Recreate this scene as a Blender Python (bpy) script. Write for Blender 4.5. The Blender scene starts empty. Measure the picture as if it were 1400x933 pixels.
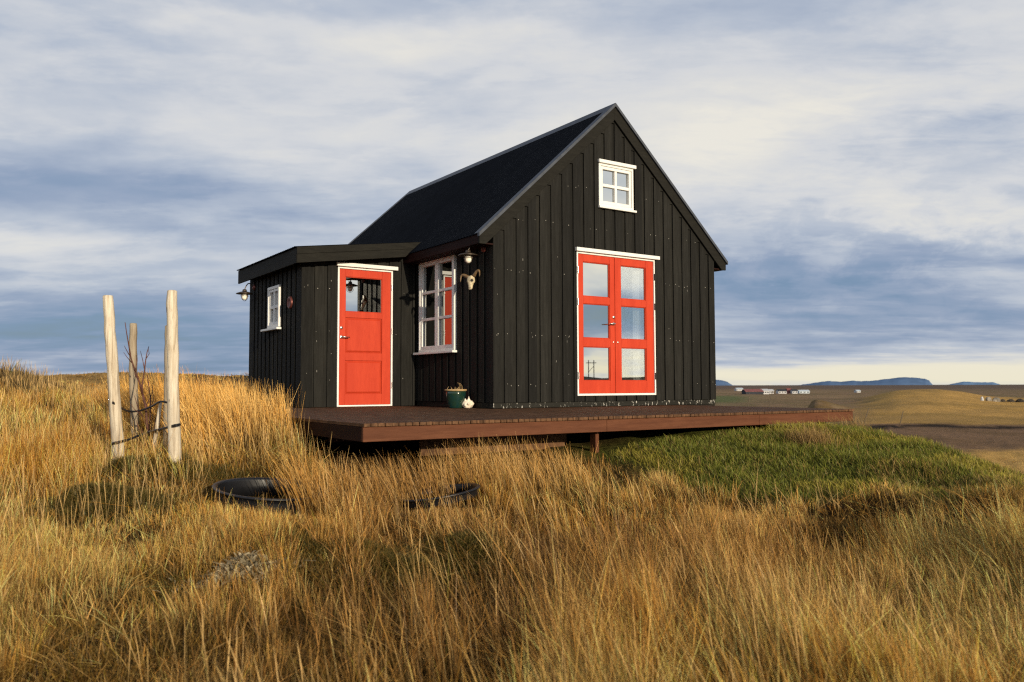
import bpy, math, random
import numpy as np
from mathutils import Vector, Matrix

R = math.radians
random.seed(7)
rng = np.random.default_rng(11)
scene = bpy.context.scene
COL = scene.collection

# ------------------------------------------------------------------ camera
F_PX, PITCH, YAW, ROLL = 1133.02, 0.0540, 0.9770, 0.0028
CX, CY, CZ = -6.0157, -9.3536, 0.3069
FW = Vector((math.cos(YAW), math.sin(YAW), 0)); RT = Vector((math.sin(YAW), -math.cos(YAW), 0))
UPV = Vector((0, 0, 1))
CAM = Vector((CX, CY, CZ))
Fv = FW*math.cos(PITCH) + UPV*math.sin(PITCH); Uv = UPV*math.cos(PITCH) - FW*math.sin(PITCH)

def ray(u, v):
    a, b = u-700, 466.5-v
    c, s = math.cos(ROLL), math.sin(ROLL)
    a, b = c*a+s*b, -s*a+c*b
    return Fv + RT*(a/F_PX) + Uv*(b/F_PX)

def at(u, v, depth):
    return CAM + ray(u, v)*depth

cd = bpy.data.cameras.new('camera'); cam = bpy.data.objects.new('camera', cd); COL.objects.link(cam)
cd.sensor_width = 36; cd.lens = F_PX/1400*36; cd.clip_start = 0.05; cd.clip_end = 90000
c_, s_ = math.cos(ROLL), math.sin(ROLL)
Rr = RT*c_ - Uv*s_; Ur = Uv*c_ + RT*s_
m = Matrix((( Rr.x, Ur.x, -Fv.x, CX), (Rr.y, Ur.y, -Fv.y, CY), (Rr.z, Ur.z, -Fv.z, CZ), (0, 0, 0, 1)))
cam.matrix_world = m
cd.dof.use_dof = True; cd.dof.focus_distance = 11.0; cd.dof.aperture_fstop = 2.6
scene.camera = cam

# ------------------------------------------------------------------ colour / materials
def L(r, g, b):
    f = lambda c: (c/255/12.92) if c/255 <= .04045 else ((c/255+.055)/1.055)**2.4
    return (f(r), f(g), f(b), 1)

class NT:
    """tiny node-tree expression helper"""
    def __init__(s, tree): s.t = tree; s.n = tree.nodes; s.l = tree.links
    def new(s, t, **k):
        n = s.n.new(t)
        for a, b in k.items(): setattr(n, a, b)
        return n
    def put(s, sock, v):
        if isinstance(v, bpy.types.NodeSocket): s.l.new(v, sock)
        elif v is not None: sock.default_value = v
    def m(s, op, a, b=None, c=None, clamp=False):
        n = s.new('ShaderNodeMath', operation=op); n.use_clamp = clamp
        for i, v in enumerate((a, b, c)):
            if v is not None: s.put(n.inputs[i], v)
        return n.outputs[0]
    def mix(s, f, a, b, mode='MIX'):
        n = s.new('ShaderNodeMix', data_type='RGBA', blend_type=mode)
        s.put(n.inputs[0], f); s.put(n.inputs[6], a); s.put(n.inputs[7], b)
        return n.outputs[2]
    def ramp(s, f, stops):
        n = s.new('ShaderNodeValToRGB'); e = n.color_ramp.elements
        while len(e) < len(stops): e.new(.5)
        for x, (p, c) in zip(e, stops): x.position = p; x.color = c if len(c) == 4 else (*c, 1)
        s.put(n.inputs[0], f); return n.outputs[0]
    def sm(s, x, a, b):
        n = s.new('ShaderNodeMapRange', interpolation_type='SMOOTHSTEP')
        s.put(n.inputs[0], x); n.inputs[1].default_value = a; n.inputs[2].default_value = b
        return n.outputs[0]
    def noise(s, vec, scale, detail=4, rough=.55, dist=0, dim='3D'):
        n = s.new('ShaderNodeTexNoise', noise_dimensions=dim)
        if vec is not None: s.l.new(vec, n.inputs['Vector'])
        n.inputs['Scale'].default_value = scale; n.inputs['Detail'].default_value = detail
        n.inputs['Roughness'].default_value = rough; n.inputs['Distortion'].default_value = dist
        return n.outputs[0]
    def vscale(s, vec, sc):
        n = s.new('ShaderNodeMapping'); s.l.new(vec, n.inputs[0]); n.inputs[3].default_value = sc
        return n.outputs[0]

def material(name):
    mt = bpy.data.materials.new(name); mt.use_nodes = True
    t = NT(mt.node_tree); b = mt.node_tree.nodes['Principled BSDF']
    return mt, t, b

def obj_coord(t):
    return t.new('ShaderNodeTexCoord').outputs['Object']

def paint(name, c1, c2, rough=.6, stretch=(8, 8, .8), scale=3, bump=.15, c3=None, spec=.3, fine=60, chips=None, boards=0):
    """weathered painted wood: streaks along the grain, faint grain bump, optional flaked spots"""
    mt, t, b = material(name)
    oc = obj_coord(t)
    n1 = t.noise(t.vscale(oc, stretch), scale, 5, .6)
    n2 = t.noise(t.vscale(oc, tuple(x*6 for x in stretch)), scale, 4, .7)
    n3 = t.noise(oc, 1.3, 4, .6)
    col = t.mix(t.sm(n1, .32, .68), c1, c2)
    col = t.mix(t.m('MULTIPLY', t.sm(n2, .45, .75), .5), col, c3 or c1)
    col = t.mix(t.m('MULTIPLY', t.sm(n3, .35, .7), .35), col, c1)
    if boards:
        sp_ = t.new('ShaderNodeSeparateXYZ'); t.l.new(oc, sp_.inputs[0])
        cb = t.new('ShaderNodeCombineXYZ')
        for i_ in (0, 1): t.put(cb.inputs[i_], t.m('FLOOR', t.m('DIVIDE', t.m('ADD', sp_.outputs[i_], 50.033), boards)))
        wn = t.new('ShaderNodeTexWhiteNoise'); t.l.new(cb.outputs[0], wn.inputs[0])
        col = t.mix(1, col, t.ramp(wn.outputs[0], [(0, (.70, .70, .72)), (1, (1.28, 1.26, 1.22))]), 'MULTIPLY')
        # rain streaks and a paler, dustier foot
        col = t.mix(t.m('MULTIPLY', t.sm(sp_.outputs[2], -2.6, -3.4), .0), col, (.05, .045, .035, 1))
    if chips:
        thr, cc = chips
        ch = t.noise(t.vscale(oc, (26, 26, 9)), 1, 6, .75)
        col = t.mix(t.sm(ch, thr, thr+.025), col, cc)
    t.put(b.inputs['Base Color'], col)
    t.put(b.inputs['Roughness'], t.m('ADD', t.m('MULTIPLY', n2, .25), rough-.12))
    b.inputs['Specular IOR Level'].default_value = spec
    bp = t.new('ShaderNodeBump'); bp.inputs['Strength'].default_value = bump; bp.inputs['Distance'].default_value = .01
    t.put(bp.inputs['Height'], n2); t.l.new(bp.outputs[0], b.inputs['Normal'])
    return mt

def plain(name, c, rough=.5, metal=0, spec=.5, noise=.25, scale=30, c2=None):
    mt, t, b = material(name)
    n = t.noise(obj_coord(t), scale, 4, .6)
    dark = c2 or tuple(x*(1-noise) for x in c[:3])+(1,)
    t.put(b.inputs['Base Color'], t.mix(t.sm(n, .3, .7), c, dark))
    b.inputs['Roughness'].default_value = rough; b.inputs['Metallic'].default_value = metal
    b.inputs['Specular IOR Level'].default_value = spec
    return mt

M = {}
M['black'] = paint('black_wood', (.0102, .0099, .0089, 1), (.0174, .0170, .0153, 1), .72, (9, 9, .7), 3, .45, (.0065, .0060, .0050, 1), chips=(.795, (.11, .105, .09, 1)), spec=.10, boards=.2)
M['black_x'] = paint('black_board', (.0105, .0098, .008, 1), (.016, .015, .012, 1), .7, (1, 1, 6), 4, .25, (.006, .0055, .005, 1), spec=.10)
M['red'] = paint('red_paint', (.42, .038, .0150, 1), (.49, .050, .0195, 1), .5, (3, 3, .5), 3, .10, (.33, .028, .011, 1), spec=.14)
M['white'] = paint('white_paint', (.68, .67, .64, 1), (.74, .73, .71, 1), .5, (4, 4, 4), 3, .08, (.58, .56, .52, 1))
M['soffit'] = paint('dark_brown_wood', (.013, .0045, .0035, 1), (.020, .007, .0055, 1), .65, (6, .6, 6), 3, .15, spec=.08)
M['roof'] = plain('roof_metal', (.0034, .0042, .0064, 1), .6, 0, .04, .3, 3)
M['trim'] = plain('trim_metal', (.060, .068, .085, 1), .5, .2, .35, .35, 8)
M['deck'] = paint('deck_wood', (.072, .036, .018, 1), (.135, .072, .038, 1), .7, (9, .6, 9), 3, .3, (.045, .024, .013, 1), spec=.12, boards=.064)
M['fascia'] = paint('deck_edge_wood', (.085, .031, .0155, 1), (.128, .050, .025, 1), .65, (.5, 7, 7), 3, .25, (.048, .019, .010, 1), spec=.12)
M['skirt'] = paint('weathered_skirting', (.014, .0135, .011, 1), (.022, .021, .018, 1), .7, (.8, 5, 5), 3, .25, spec=.1, chips=(.585, (.52, .50, .45, 1)))
M['steel'] = plain('brushed_steel', (.62, .60, .56, 1), .28, 1, .5, .2, 20)
M['dark'] = plain('dark_interior', (.012, .011, .010, 1), .8)
M['brass'] = plain('old_copper', (.16, .045, .035, 1), .45, .5, .5, .4, 40)
M['lampmetal'] = plain('lamp_metal', (.10, .075, .055, 1), .4, .7, .5, .4, 40)
M['pot'] = plain('green_glaze', (.004, .026, .027, 1), .14, 0, .6, .5, 9, (.012, .030, .016, 1))
M['potrim'] = plain('pot_rim', (.42, .28, .13, 1), .5, 0, .4, .3, 30)
M['soil'] = plain('soil', (.05, .03, .018, 1), .9)
M['twig'] = plain('twig', (.115, .045, .032, 1), .7, 0, .3, .5, 14)
M['shell'] = plain('shell', (.85, .74, .60, 1), .4, 0, .5, .2, 18)
M['bone'] = plain('bone', (.66, .55, .36, 1), .6, 0, .3, .5, 30)
M['socket'] = plain('socket', (.03, .022, .015, 1), .9)
M['horn'] = plain('horn', (.20, .125, .06, 1), .5, 0, .4, .5, 26)
M['rubber'] = plain('black_plastic', (.008, .0085, .011, 1), .42, 0, .4, .3, 12)
M['strap'] = plain('black_strap', (.010, .010, .011, 1), .5, 0, .4, .3, 30)
M['curtain'] = plain('curtain_cloth', (.93, .93, .92, 1), .8, 0, .2, .06, 10)
M['bulb'] = plain('milk_glass', (.93, .88, .76, 1), .2, 0, .6, .05, 10)

def post_mat(name, lum):
    mt, t, b = material(name)
    oc = obj_coord(t)
    w = t.noise(t.vscale(oc, (34, 34, 1.6)), 1, 6, .7, .5)
    w2 = t.noise(t.vscale(oc, (90, 90, 5)), 1, 4, .7, .3)
    k = t.noise(t.vscale(oc, (7, 7, 3.2)), 1, 5, .65)
    kn = t.noise(t.vscale(oc, (17, 17, 8)), 1, 2, .4)
    col = t.ramp(w, [(.30, (.17, .12, .075)), (.43, (.47, .39, .28)), (.58, (.64, .57, .45)), (.75, (.50, .43, .32))])
    col = t.mix(t.m('MULTIPLY', t.sm(w2, .5, .7), .55), col, (.24, .175, .11, 1))
    col = t.mix(t.m('MULTIPLY', t.sm(k, .50, .70), .6), col, (.40, .34, .26, 1))
    col = t.mix(t.m('MULTIPLY', t.sm(kn, .69, .74), .85), col, (.07, .045, .03, 1))
    sx3 = t.new('ShaderNodeSeparateXYZ'); t.l.new(oc, sx3.inputs[0])
    col = t.mix(t.m('MULTIPLY', t.m('MULTIPLY', t.sm(sx3.outputs[2], .55, -.45), t.sm(k, .35, .6)), .55), col, (.26, .22, .17, 1))
    col = t.mix(1, col, (lum, lum*(.93 if lum < 1 else 1), lum*(.84 if lum < 1 else 1), 1), 'MULTIPLY')
    t.put(b.inputs['Base Color'], col); b.inputs['Roughness'].default_value = .75
    bp = t.new('ShaderNodeBump'); bp.inputs['Strength'].default_value = .6; bp.inputs['Distance'].default_value = .01
    t.put(bp.inputs['Height'], w); t.l.new(bp.outputs[0], b.inputs['Normal'])
    return mt
M['post'] = post_mat('peeled_post_wood', 1.0); M['oldpost'] = post_mat('old_post_wood', .52)

def glass_mat(name, refl, tint):
    mt = bpy.data.materials.new(name); mt.use_nodes = True
    t = NT(mt.node_tree); t.n.clear()
    g = t.new('ShaderNodeBsdfGlossy'); g.inputs['Roughness'].default_value = .004; g.inputs['Color'].default_value = (.93, .96, .97, 1)
    nz = t.noise(obj_coord(t), 2.2, 1, .4)
    bp = t.new('ShaderNodeBump'); bp.inputs['Strength'].default_value = .012; bp.inputs['Distance'].default_value = .01
    t.put(bp.inputs['Height'], nz); t.l.new(bp.outputs[0], g.inputs['Normal'])
    tr = t.new('ShaderNodeBsdfTransparent'); tr.inputs['Color'].default_value = tint
    mx = t.new('ShaderNodeMixShader'); mx.inputs[0].default_value = refl
    t.l.new(tr.outputs[0], mx.inputs[1]); t.l.new(g.outputs[0], mx.inputs[2])
    o = t.new('ShaderNodeOutputMaterial'); t.l.new(mx.outputs[0], o.inputs[0])
    return mt
M['glass'] = glass_mat('window_glass', .48, (.95, .97, .97, 1))
def dark_glass(name, k):
    """a pane with an unlit room behind it: only its reflection shows"""
    mt = bpy.data.materials.new(name); mt.use_nodes = True
    t = NT(mt.node_tree); t.n.clear()
    g = t.new('ShaderNodeBsdfGlossy'); g.inputs['Roughness'].default_value = .004
    nz = t.noise(obj_coord(t), 2.2, 1, .4)
    t.put(g.inputs['Color'], t.mix(nz, (k*.90, k*.95, k*.96, 1), (k*1.04, k*1.05, k*1.04, 1)))
    o = t.new('ShaderNodeOutputMaterial'); t.l.new(g.outputs[0], o.inputs[0])
    return mt
M['glass_dim'] = dark_glass('dark_room_glass', .42); M['glass_room'] = dark_glass('sky_lit_glass', .60)

# ------------------------------------------------------------------ mesh helpers
class MB:
    def __init__(s): s.v = []; s.f = []; s.mi = []; s.cur = 0; s.smooth = []
    def face(s, idx, sm=False): s.f.append(tuple(idx)); s.mi.append(s.cur); s.smooth.append(sm)
    def hexa(s, p):           # p: 4 lower then 4 upper, same order
        b = len(s.v); s.v += [tuple(q) for q in p]
        for q in ((3, 2, 1, 0), (4, 5, 6, 7), (0, 1, 5, 4), (1, 2, 6, 5), (2, 3, 7, 6), (3, 0, 4, 7)):
            s.face([b+i for i in q])
        return s
    def box(s, x0, x1, y0, y1, z0, z1):
        return s.hexa([(x0, y0, z0), (x1, y0, z0), (x1, y1, z0), (x0, y1, z0), (x0, y0, z1), (x1, y0, z1), (x1, y1, z1), (x0, y1, z1)])
    def quad(s, a, b, c, d):
        i = len(s.v); s.v += [tuple(a), tuple(b), tuple(c), tuple(d)]; s.face((i, i+1, i+2, i+3)); return s
    def prism(s, poly, ext):
        e = Vector(ext); n = len(poly); b = len(s.v)
        s.v += [tuple(Vector(q)) for q in poly] + [tuple(Vector(q)+e) for q in poly]
        s.face(list(range(b+n-1, b-1, -1))); s.face(list(range(b+n, b+2*n)))
        for i in range(n): s.face((b+i, b+(i+1) % n, b+n+(i+1) % n, b+n+i))
        return s
    def tube(s, path, rad, n=8, cap=True):
        path = [Vector(p) for p in path]
        if not hasattr(rad, '__len__'): rad = [rad]*len(path)
        b = len(s.v); prev = None
        for i, p in enumerate(path):
            d = (path[min(i+1, len(path)-1)] - path[max(i-1, 0)]).normalized()
            if prev is None:
                a = Vector((0, 0, 1)) if abs(d.z) < .9 else Vector((1, 0, 0))
                x = d.cross(a).normalized()
            else:
                x = (prev - d*prev.dot(d)).normalized()
            prev = x; y = d.cross(x)
            for k in range(n):
                t = 2*math.pi*k/n; q = p + (x*math.cos(t)+y*math.sin(t))*rad[i]; s.v.append(tuple(q))
        for i in range(len(path)-1):
            for k in range(n):
                s.face((b+i*n+k, b+i*n+(k+1) % n, b+(i+1)*n+(k+1) % n, b+(i+1)*n+k), True)
        if cap:
            s.face([b+k for k in range(n-1, -1, -1)]); e = b+(len(path)-1)*n
            s.face([e+k for k in range(n)])
        return s
    def lathe(s, prof, o=(0, 0, 0), axis=(0, 0, 1), n=24):
        o = Vector(o); ax = Vector(axis).normalized()
        h = Vector((1, 0, 0)) if abs(ax.x) < .9 else Vector((0, 1, 0))
        x = ax.cross(h).normalized(); y = ax.cross(x); b = len(s.v)
        for r, z in prof:
            for k in range(n):
                t = 2*math.pi*k/n; s.v.append(tuple(o+ax*z+(x*math.cos(t)+y*math.sin(t))*max(r, 1e-4)))
        for i in range(len(prof)-1):
            for k in range(n):
                s.face((b+i*n+k, b+i*n+(k+1) % n, b+(i+1)*n+(k+1) % n, b+(i+1)*n+k), True)
        return s
    def build(s, name, mats, parent=None, bevel=0, seg=1):
        me = bpy.data.meshes.new(name)
        o = bpy.data.objects.new(name, me); COL.objects.link(o)
        off = Vector((0, 0, 0))
        if parent is not None:
            q = parent
            while q is not None: off += q.location; q = q.parent
            o.parent = parent
        me.from_pydata([tuple(Vector(v)-off) for v in s.v], [], s.f)
        if not isinstance(mats, (list, tuple)): mats = [mats]
        for mm in mats: me.materials.append(mm)
        me.polygons.foreach_set('material_index', s.mi)
        me.polygons.foreach_set('use_smooth', s.smooth)
        me.update()
        if bevel:
            b = o.modifiers.new('soft_edge', 'BEVEL'); b.width = bevel; b.segments = seg; b.limit_method = 'ANGLE'; b.angle_limit = R(40)
        return o

def tag(o, label=None, cat=None, group=None, kind=None):
    for k, v in (('label', label), ('category', cat), ('group', group), ('kind', kind)):
        if v: o[k] = v
    return o

def empty(name, loc, label, cat, group=None):
    o = bpy.data.objects.new(name, None); COL.objects.link(o); o.location = loc; o.empty_display_size = .2
    return tag(o, label, cat, group)

# ------------------------------------------------------------------ terrain height
PHI = np.radians([-180, -120, -90, -60, -32, -26, -18, -10, 0, 10, 19.5, 26, 31.7, 45, 90, 135, 180])
RR = np.array([.5, 1.5, 3, 4.5, 6, 7.5, 9, 11, 14, 18, 25, 40, 70, 150, 400, 1200, 4000, 60000])
T = {
 -180: [-1.1, -1.1, -1.15, -1.2, -1.2, -1.25, -1.3, -1.3, -1.3, -1.3, -1.2, -1, -.5, 0, -2, -6, -8, -8],
 -120: [-1.1, -1.05, -1.0, -.95, -.9, -.85, -.8, -.7, -.5, -.2, .3, .9, 1.6, 1.5, -1, -6, -8, -8],
 -90:  [-1.1, -1.0, -.95, -.85, -.7, -.55, -.4, -.15, .2, .6, 1.1, 1.6, 2.1, 1.5, -2, -7, -8, -8],
 -60:  [-1.1, -1.05, -.98, -.9, -.72, -.58, -.42, -.2, .1, .5, 1.1, 1.4, 1.8, 1.2, -3, -7, -8, -8],
 -32:  [-1.1, -1.05, -1.0, -.9, -.7, -.55, -.42, -.27, -.08, .12, .66, .45, .95, .5, -3, -7, -8, -8],
 -26:  [-1.1, -1.05, -1.0, -.88, -.66, -.48, -.36, -.25, -.18, -.14, -.10, .12, 1.30, .4, -4, -7, -8, -8],
 -18:  [-1.1, -1.05, -1.0, -.88, -.66, -.46, -.32, -.22, -.17, -.14, -.10, .10, 1.08, .3, -4, -7, -8, -8],
 -10:  [-1.1, -1.05, -1.0, -.9, -.68, -.48, -.34, -.26, -.18, -.12, 0, .3, .7, 0, -5, -7, -8, -8],
 0:    [-1.1, -1.05, -1.0, -.92, -.76, -.58, -.40, -.38, -.4, -.6, -1, -2, -4, -7.5, -8, -8, -8, -8],
 10:   [-1.1, -1.05, -1.0, -.92, -.76, -.52, -.29, -.22, -.40, -.9, -2, -4.5, -6.8, -8, -8, -8, -8, -8],
 19.5: [-1.1, -1.05, -1.0, -.92, -.76, -.58, -.37, -.19, -.7, -1.6, -3.3, -5.8, -7.6, -8, -8, -8, -8, -8],
 26:   [-1.1, -1.06, -1.0, -.9, -.73, -.55, -.38, -.36, -1.2, -2.3, -4.2, -6.3, -7.6, -8, -8, -8, -8, -8],
 31.7: [-1.1, -1.08, -1.02, -.88, -.64, -.485, -.62, -1.1, -2.1, -3.2, -4.9, -6.6, -7.7, -8, -8, -8, -8, -8],
 45:   [-1.1, -1.1, -1.05, -.95, -.85, -.85, -1.0, -1.6, -2.6, -3.6, -5.2, -7, -7.8, -8, -8, -8, -8, -8],
 90:   [-1.1, -1.15, -1.2, -1.3, -1.5, -1.8, -2.1, -2.6, -3.4, -4.4, -5.8, -7.2, -7.9, -8, -8, -8, -8, -8],
 135:  [-1.1, -1.15, -1.2, -1.3, -1.45, -1.6, -1.8, -2.2, -2.8, -3.6, -4.8, -6.4, -7.6, -8, -8, -8, -8, -8],
 180:  [-1.1, -1.1, -1.15, -1.2, -1.2, -1.25, -1.3, -1.3, -1.3, -1.3, -1.2, -1, -.5, 0, -2, -6, -8, -8]}
TAB = np.array([T[k] for k in (-180, -120, -90, -60, -32, -26, -18, -10, 0, 10, 19.5, 26, 31.7, 45, 90, 135, 180)], float)
LR = np.log(RR)

def slopes(x, y):
    """monotone (Fritsch-Carlson) slopes along the last axis"""
    h = np.diff(x); d = np.diff(y, axis=-1)/h
    mm = np.zeros_like(y)
    a, b = d[..., :-1], d[..., 1:]
    w1, w2 = 2*h[1:]+h[:-1], h[1:]+2*h[:-1]
    with np.errstate(divide='ignore', invalid='ignore'):
        hm = (w1+w2)/(w1/a+w2/b)
    mm[..., 1:-1] = np.where(a*b > 0, hm, 0)
    mm[..., 0] = d[..., 0]; mm[..., -1] = d[..., -1]
    return mm
SL = slopes(LR, TAB)

def herm(t, h, y0, y1, m0, m1):
    t2, t3 = t*t, t*t*t
    return (2*t3-3*t2+1)*y0 + (t3-2*t2+t)*h*m0 + (-2*t3+3*t2)*y1 + (t3-t2)*h*m1

def vnoise(x, y, seed=0):
    xi, yi = np.floor(x).astype(np.int64), np.floor(y).astype(np.int64)
    fx, fy = x-xi, y-yi
    fx = fx*fx*fx*(fx*(fx*6-15)+10); fy = fy*fy*fy*(fy*(fy*6-15)+10)
    def h(a, b):
        n = (a*374761393 + b*668265263 + seed*974634541) & 0xFFFFFFFF
        n = ((n ^ (n >> 13))*1274126177) & 0xFFFFFFFF
        n = ((n ^ (n >> 15))*2246822519) & 0xFFFFFFFF
        return ((n ^ (n >> 16)) & 0xFFFFFF)/float(0xFFFFFF)
    return (h(xi, yi)*(1-fx)+h(xi+1, yi)*fx)*(1-fy) + (h(xi, yi+1)*(1-fx)+h(xi+1, yi+1)*fx)*fy

def fbm(x, y, seed=0, o=4, g=.5):
    a, s, tot = 1., 0., 0.
    for i in range(o):
        s = s + a*vnoise(x*2**i+17*i, y*2**i-9*i, seed+i); tot += a; a *= g
    return s/tot

def sstep(a, b, x):
    t = np.clip((x-a)/(b-a), 0, 1); return t*t*(3-2*t)

def polar(x, y):
    dx, dy = x-CX, y-CY
    f = dx*FW.x+dy*FW.y; r = dx*RT.x+dy*RT.y
    return np.arctan2(r, f), np.hypot(dx, dy), f, r

RINGS = [(370, 671, 6.25, .405, -.10, .05), (600, 677, 6.35, .305, .145, .02)]   # column, row, depth, radius, slope to the right, slope away
# mossy spots (pixel column, row, depth, radii right/forward, blades, height)
MOSS = ((520, 752, 4.95, .70, .24, 18000, .06), (640, 748, 5.15, .60, .26, 14000, .09), (110, 690, 5.9, .75, .30, 11000, .07), (270, 645, 6.9, .55, .26, 8000, .07),
        (800, 770, 4.9, .55, .22, 10000, .08), (330, 785, 4.6, .45, .22, 9000, .06), (185, 652, 6.7, .35, .22, 6000, .10))
HUMMOCKS = []
for u_, v_, d_, sx_, sy_, k_, h_ in MOSS:
    c_ = at(u_, v_, d_); HUMMOCKS.append((c_.x+FW.x*.15, c_.y+FW.y*.15, .62*sx_+.15, .06))

def height(x, y, rough=True):
    x = np.asarray(x, float); y = np.asarray(y, float)
    ph, rad, f, r = polar(x, y)
    lr = np.clip(np.log(np.maximum(rad, .5)), LR[0], LR[-1]-1e-6)
    j = np.clip(np.searchsorted(LR, lr)-1, 0, len(LR)-2)
    i = np.clip(np.searchsorted(PHI, ph)-1, 0, len(PHI)-2)
    h = LR[j+1]-LR[j]; t = (lr-LR[j])/h
    def col(k): return herm(t, h, TAB[k, j], TAB[k, j+1], SL[k, j], SL[k, j+1])
    n = len(PHI)
    im, ip2 = np.clip(i-1, 0, n-1), np.clip(i+2, 0, n-1)
    y0, y1, ym, y2 = col(i), col(i+1), col(im), col(ip2)
    hh = PHI[i+1]-PHI[i]
    m0 = (y1-ym)/np.maximum(PHI[i+1]-PHI[im], 1e-6)*.7; m1 = (y2-y0)/np.maximum(PHI[ip2]-PHI[i], 1e-6)*.7
    z = herm((ph-PHI[i])/hh, hh, y0, y1, m0, m1)
    # low hill with the yellow field, far swells, and the hills reflected in the door glass
    px = np.where(f > 1, 700+r/np.maximum(f, 1)*1133, -9999)
    z = z + 4.6*np.exp(-(np.minimum(px-1270, 0)/78)**4 - (np.maximum(px-1270, 0)/66)**2 - ((f-430)/150)**2)*(px > 700) + (1.5*(fbm(x/26, y/40, 19, 3)-.5)+.7*(fbm(x/8, y/12, 20, 3)-.5))*(px > 700)*sstep(170, 260, f)*sstep(900, 600, f)
    z = z + 2.2*np.exp(-((px-1330)/190)**2 - ((f-330)/110)**2)*(px > 700)
    z = z + 3.6*np.exp(-(np.minimum(px-1112, 0)/9)**2 - (np.maximum(px-1112, 0)/42)**2 - ((f-235)/28)**2)*(px > 700)
    z = z + np.where((rad > 150), 2.6*(fbm(x/900, y/900, 5)-.5)*sstep(150, 900, rad), 0)
    z = z + np.where(rad > 1500, 14*np.maximum(fbm(x/2600, y/2600, 9, 3)-.52, 0)*sstep(1500, 4000, rad)*(f < 3500), 0)
    az = np.arctan2(y-0, x-0)
    back = np.exp(-((az+.93)/.35)**2)*np.exp(-((rad-900)/260)**2)
    z = z + back*(11+17*fbm(az*14, rad*0+3.1, 21, 4))
    for hx_, hy_, hr_, ha_ in HUMMOCKS:
        z = z + ha_*np.exp(-((x-hx_)**2+(y-hy_)**2)/hr_**2)
    if rough:
        near = 1-sstep(14, 30, rad)
        z = z + near*((.46*(fbm(x*.95, y*.95, 3, 3)-.5) + .09*(vnoise(x*3.1, y*3.1, 8)-.5))*(1-.5*zone_green(x, y)) + 0*(vnoise(x*3.1, y*3.1, 8)-.5))
        mid = sstep(14, 30, rad)*(1-sstep(110, 200, rad))
        z = z + mid*(.42*(fbm(x*.22, y*.22, 13, 4)-.5)+.22*(vnoise(x*1.1, y*1.1, 14)-.5))
    for u, v, dep, r_, s1_, s2_ in RINGS:
        c = at(u, v, dep); a_ = (x-c.x)*RT.x+(y-c.y)*RT.y; b_ = (x-c.x)*FW.x+(y-c.y)*FW.y
        kk = sstep(r_+.75, r_+.10, np.hypot(a_, np.where(b_ < 0, b_*.75, b_)))
        z = z*(1-kk)+kk*(c.z-.125+s1_*a_+s2_*b_)
    # flat pad under the house and its deck
    pad = sstep(1.2, 0, np.maximum(np.maximum(-3.0-x, x-4.6), np.maximum(-2.8-y, y-7.0)))
    z = np.where(pad > 0, z*(1-pad)+pad*np.minimum(z, -.34+.165*sstep(-.7, 1.0, x)), z)
    return z

def zone_green(x, y):
    """1 where the short green turf of the mound grows"""
    ph, rad, f, r = polar(x, y)
    px = 700+r/np.maximum(f, .5)*1133
    nz = fbm(x*.8, y*.8, 31, 3)-.5
    edge = np.interp(px, [760, 860, 1000, 1200, 1400, 1700], [8.0, 7.55, 6.9, 6.25, 5.55, 5.2])
    g = sstep(-.25, .45, f-edge+nz*2.3)*sstep(730, 860, px+nz*200)*(1-sstep(15, 19, rad))
    return np.where(f > 2, g, 0)

# ------------------------------------------------------------------ ground sheet
ang = np.concatenate([np.radians(np.arange(-180, -42, 3.0)), np.radians(np.arange(-42, 42, .22)), np.radians(np.arange(42, 180, 3.0))])
rads = np.exp(np.linspace(math.log(.4), math.log(52000), 360))
A, Rg = np.meshgrid(ang, rads)
gx = CX + Rg*(np.cos(A)*FW.x+np.sin(A)*RT.x); gy = CY + Rg*(np.cos(A)*FW.y+np.sin(A)*RT.y)
gz = height(gx, gy)
na, nr = len(ang), len(rads)
ph, rad, ff, rr_ = polar(gx, gy)
px = np.where(ff > 1, 700+rr_/np.maximum(ff, 1)*1133, -9999)
def lerp(c, c2, k): return c*(1-k[..., None])+np.array(c2)*k[..., None]
colr = np.zeros(gx.shape+(3,))
straw = np.array((.62, .37, .115)); soil = np.array((.060, .036, .016))
n_a = fbm(gx*.35, gy*.35, 41, 4); n_b = fbm(gx*.06, gy*.06, 43, 4); n_s = fbm(gx*.02+gy*.004, gy*.11, 47, 4)
colr[:] = soil
colr = lerp(colr, (.10, .062, .026), sstep(.4, .7, n_a))
for u_, v_, d_, sx_, sy_, k_, h_ in MOSS:
    c_ = at(u_, v_, d_); a_ = (gx-c_.x)*RT.x+(gy-c_.y)*RT.y; b_ = (gx-c_.x)*FW.x+(gy-c_.y)*FW.y
    colr = lerp(colr, (.075, .062, .022), .8*np.exp(-((a_/(sx_*1.5))**2+(b_/(sy_*2.2))**2)))
colr = lerp(colr, straw, sstep(16, 30, rad))
colr = lerp(colr, (.26, .16, .06), sstep(.52, .66, n_a)*.6*sstep(16, 30, rad))
colr = lerp(colr, (.70, .43, .14), sstep(.5, .75, n_b)*.6*sstep(16, 30, rad))
g0 = zone_green(gx, gy); colr = lerp(colr, (.13, .14, .028), g0)
# heathery green-brown bank at the far left
gl = np.exp(-((px-10)/95)**2)*np.exp(-((rad-27)/9)**2)*(ff > 1)
colr = lerp(colr, (.060, .060, .022), np.clip(gl*1.6, 0, 1)*sstep(.3, .6, n_a))
rk = np.exp(-((px-305)/45)**2)*sstep(42, 55, rad)*(1-sstep(90, 110, rad))*(ff > 1)
colr = lerp(colr, (.075, .060, .042), np.clip(rk*2, 0, 1)*sstep(.46, .56, fbm(gx*.5, gy*.5, 55, 3)))
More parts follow.
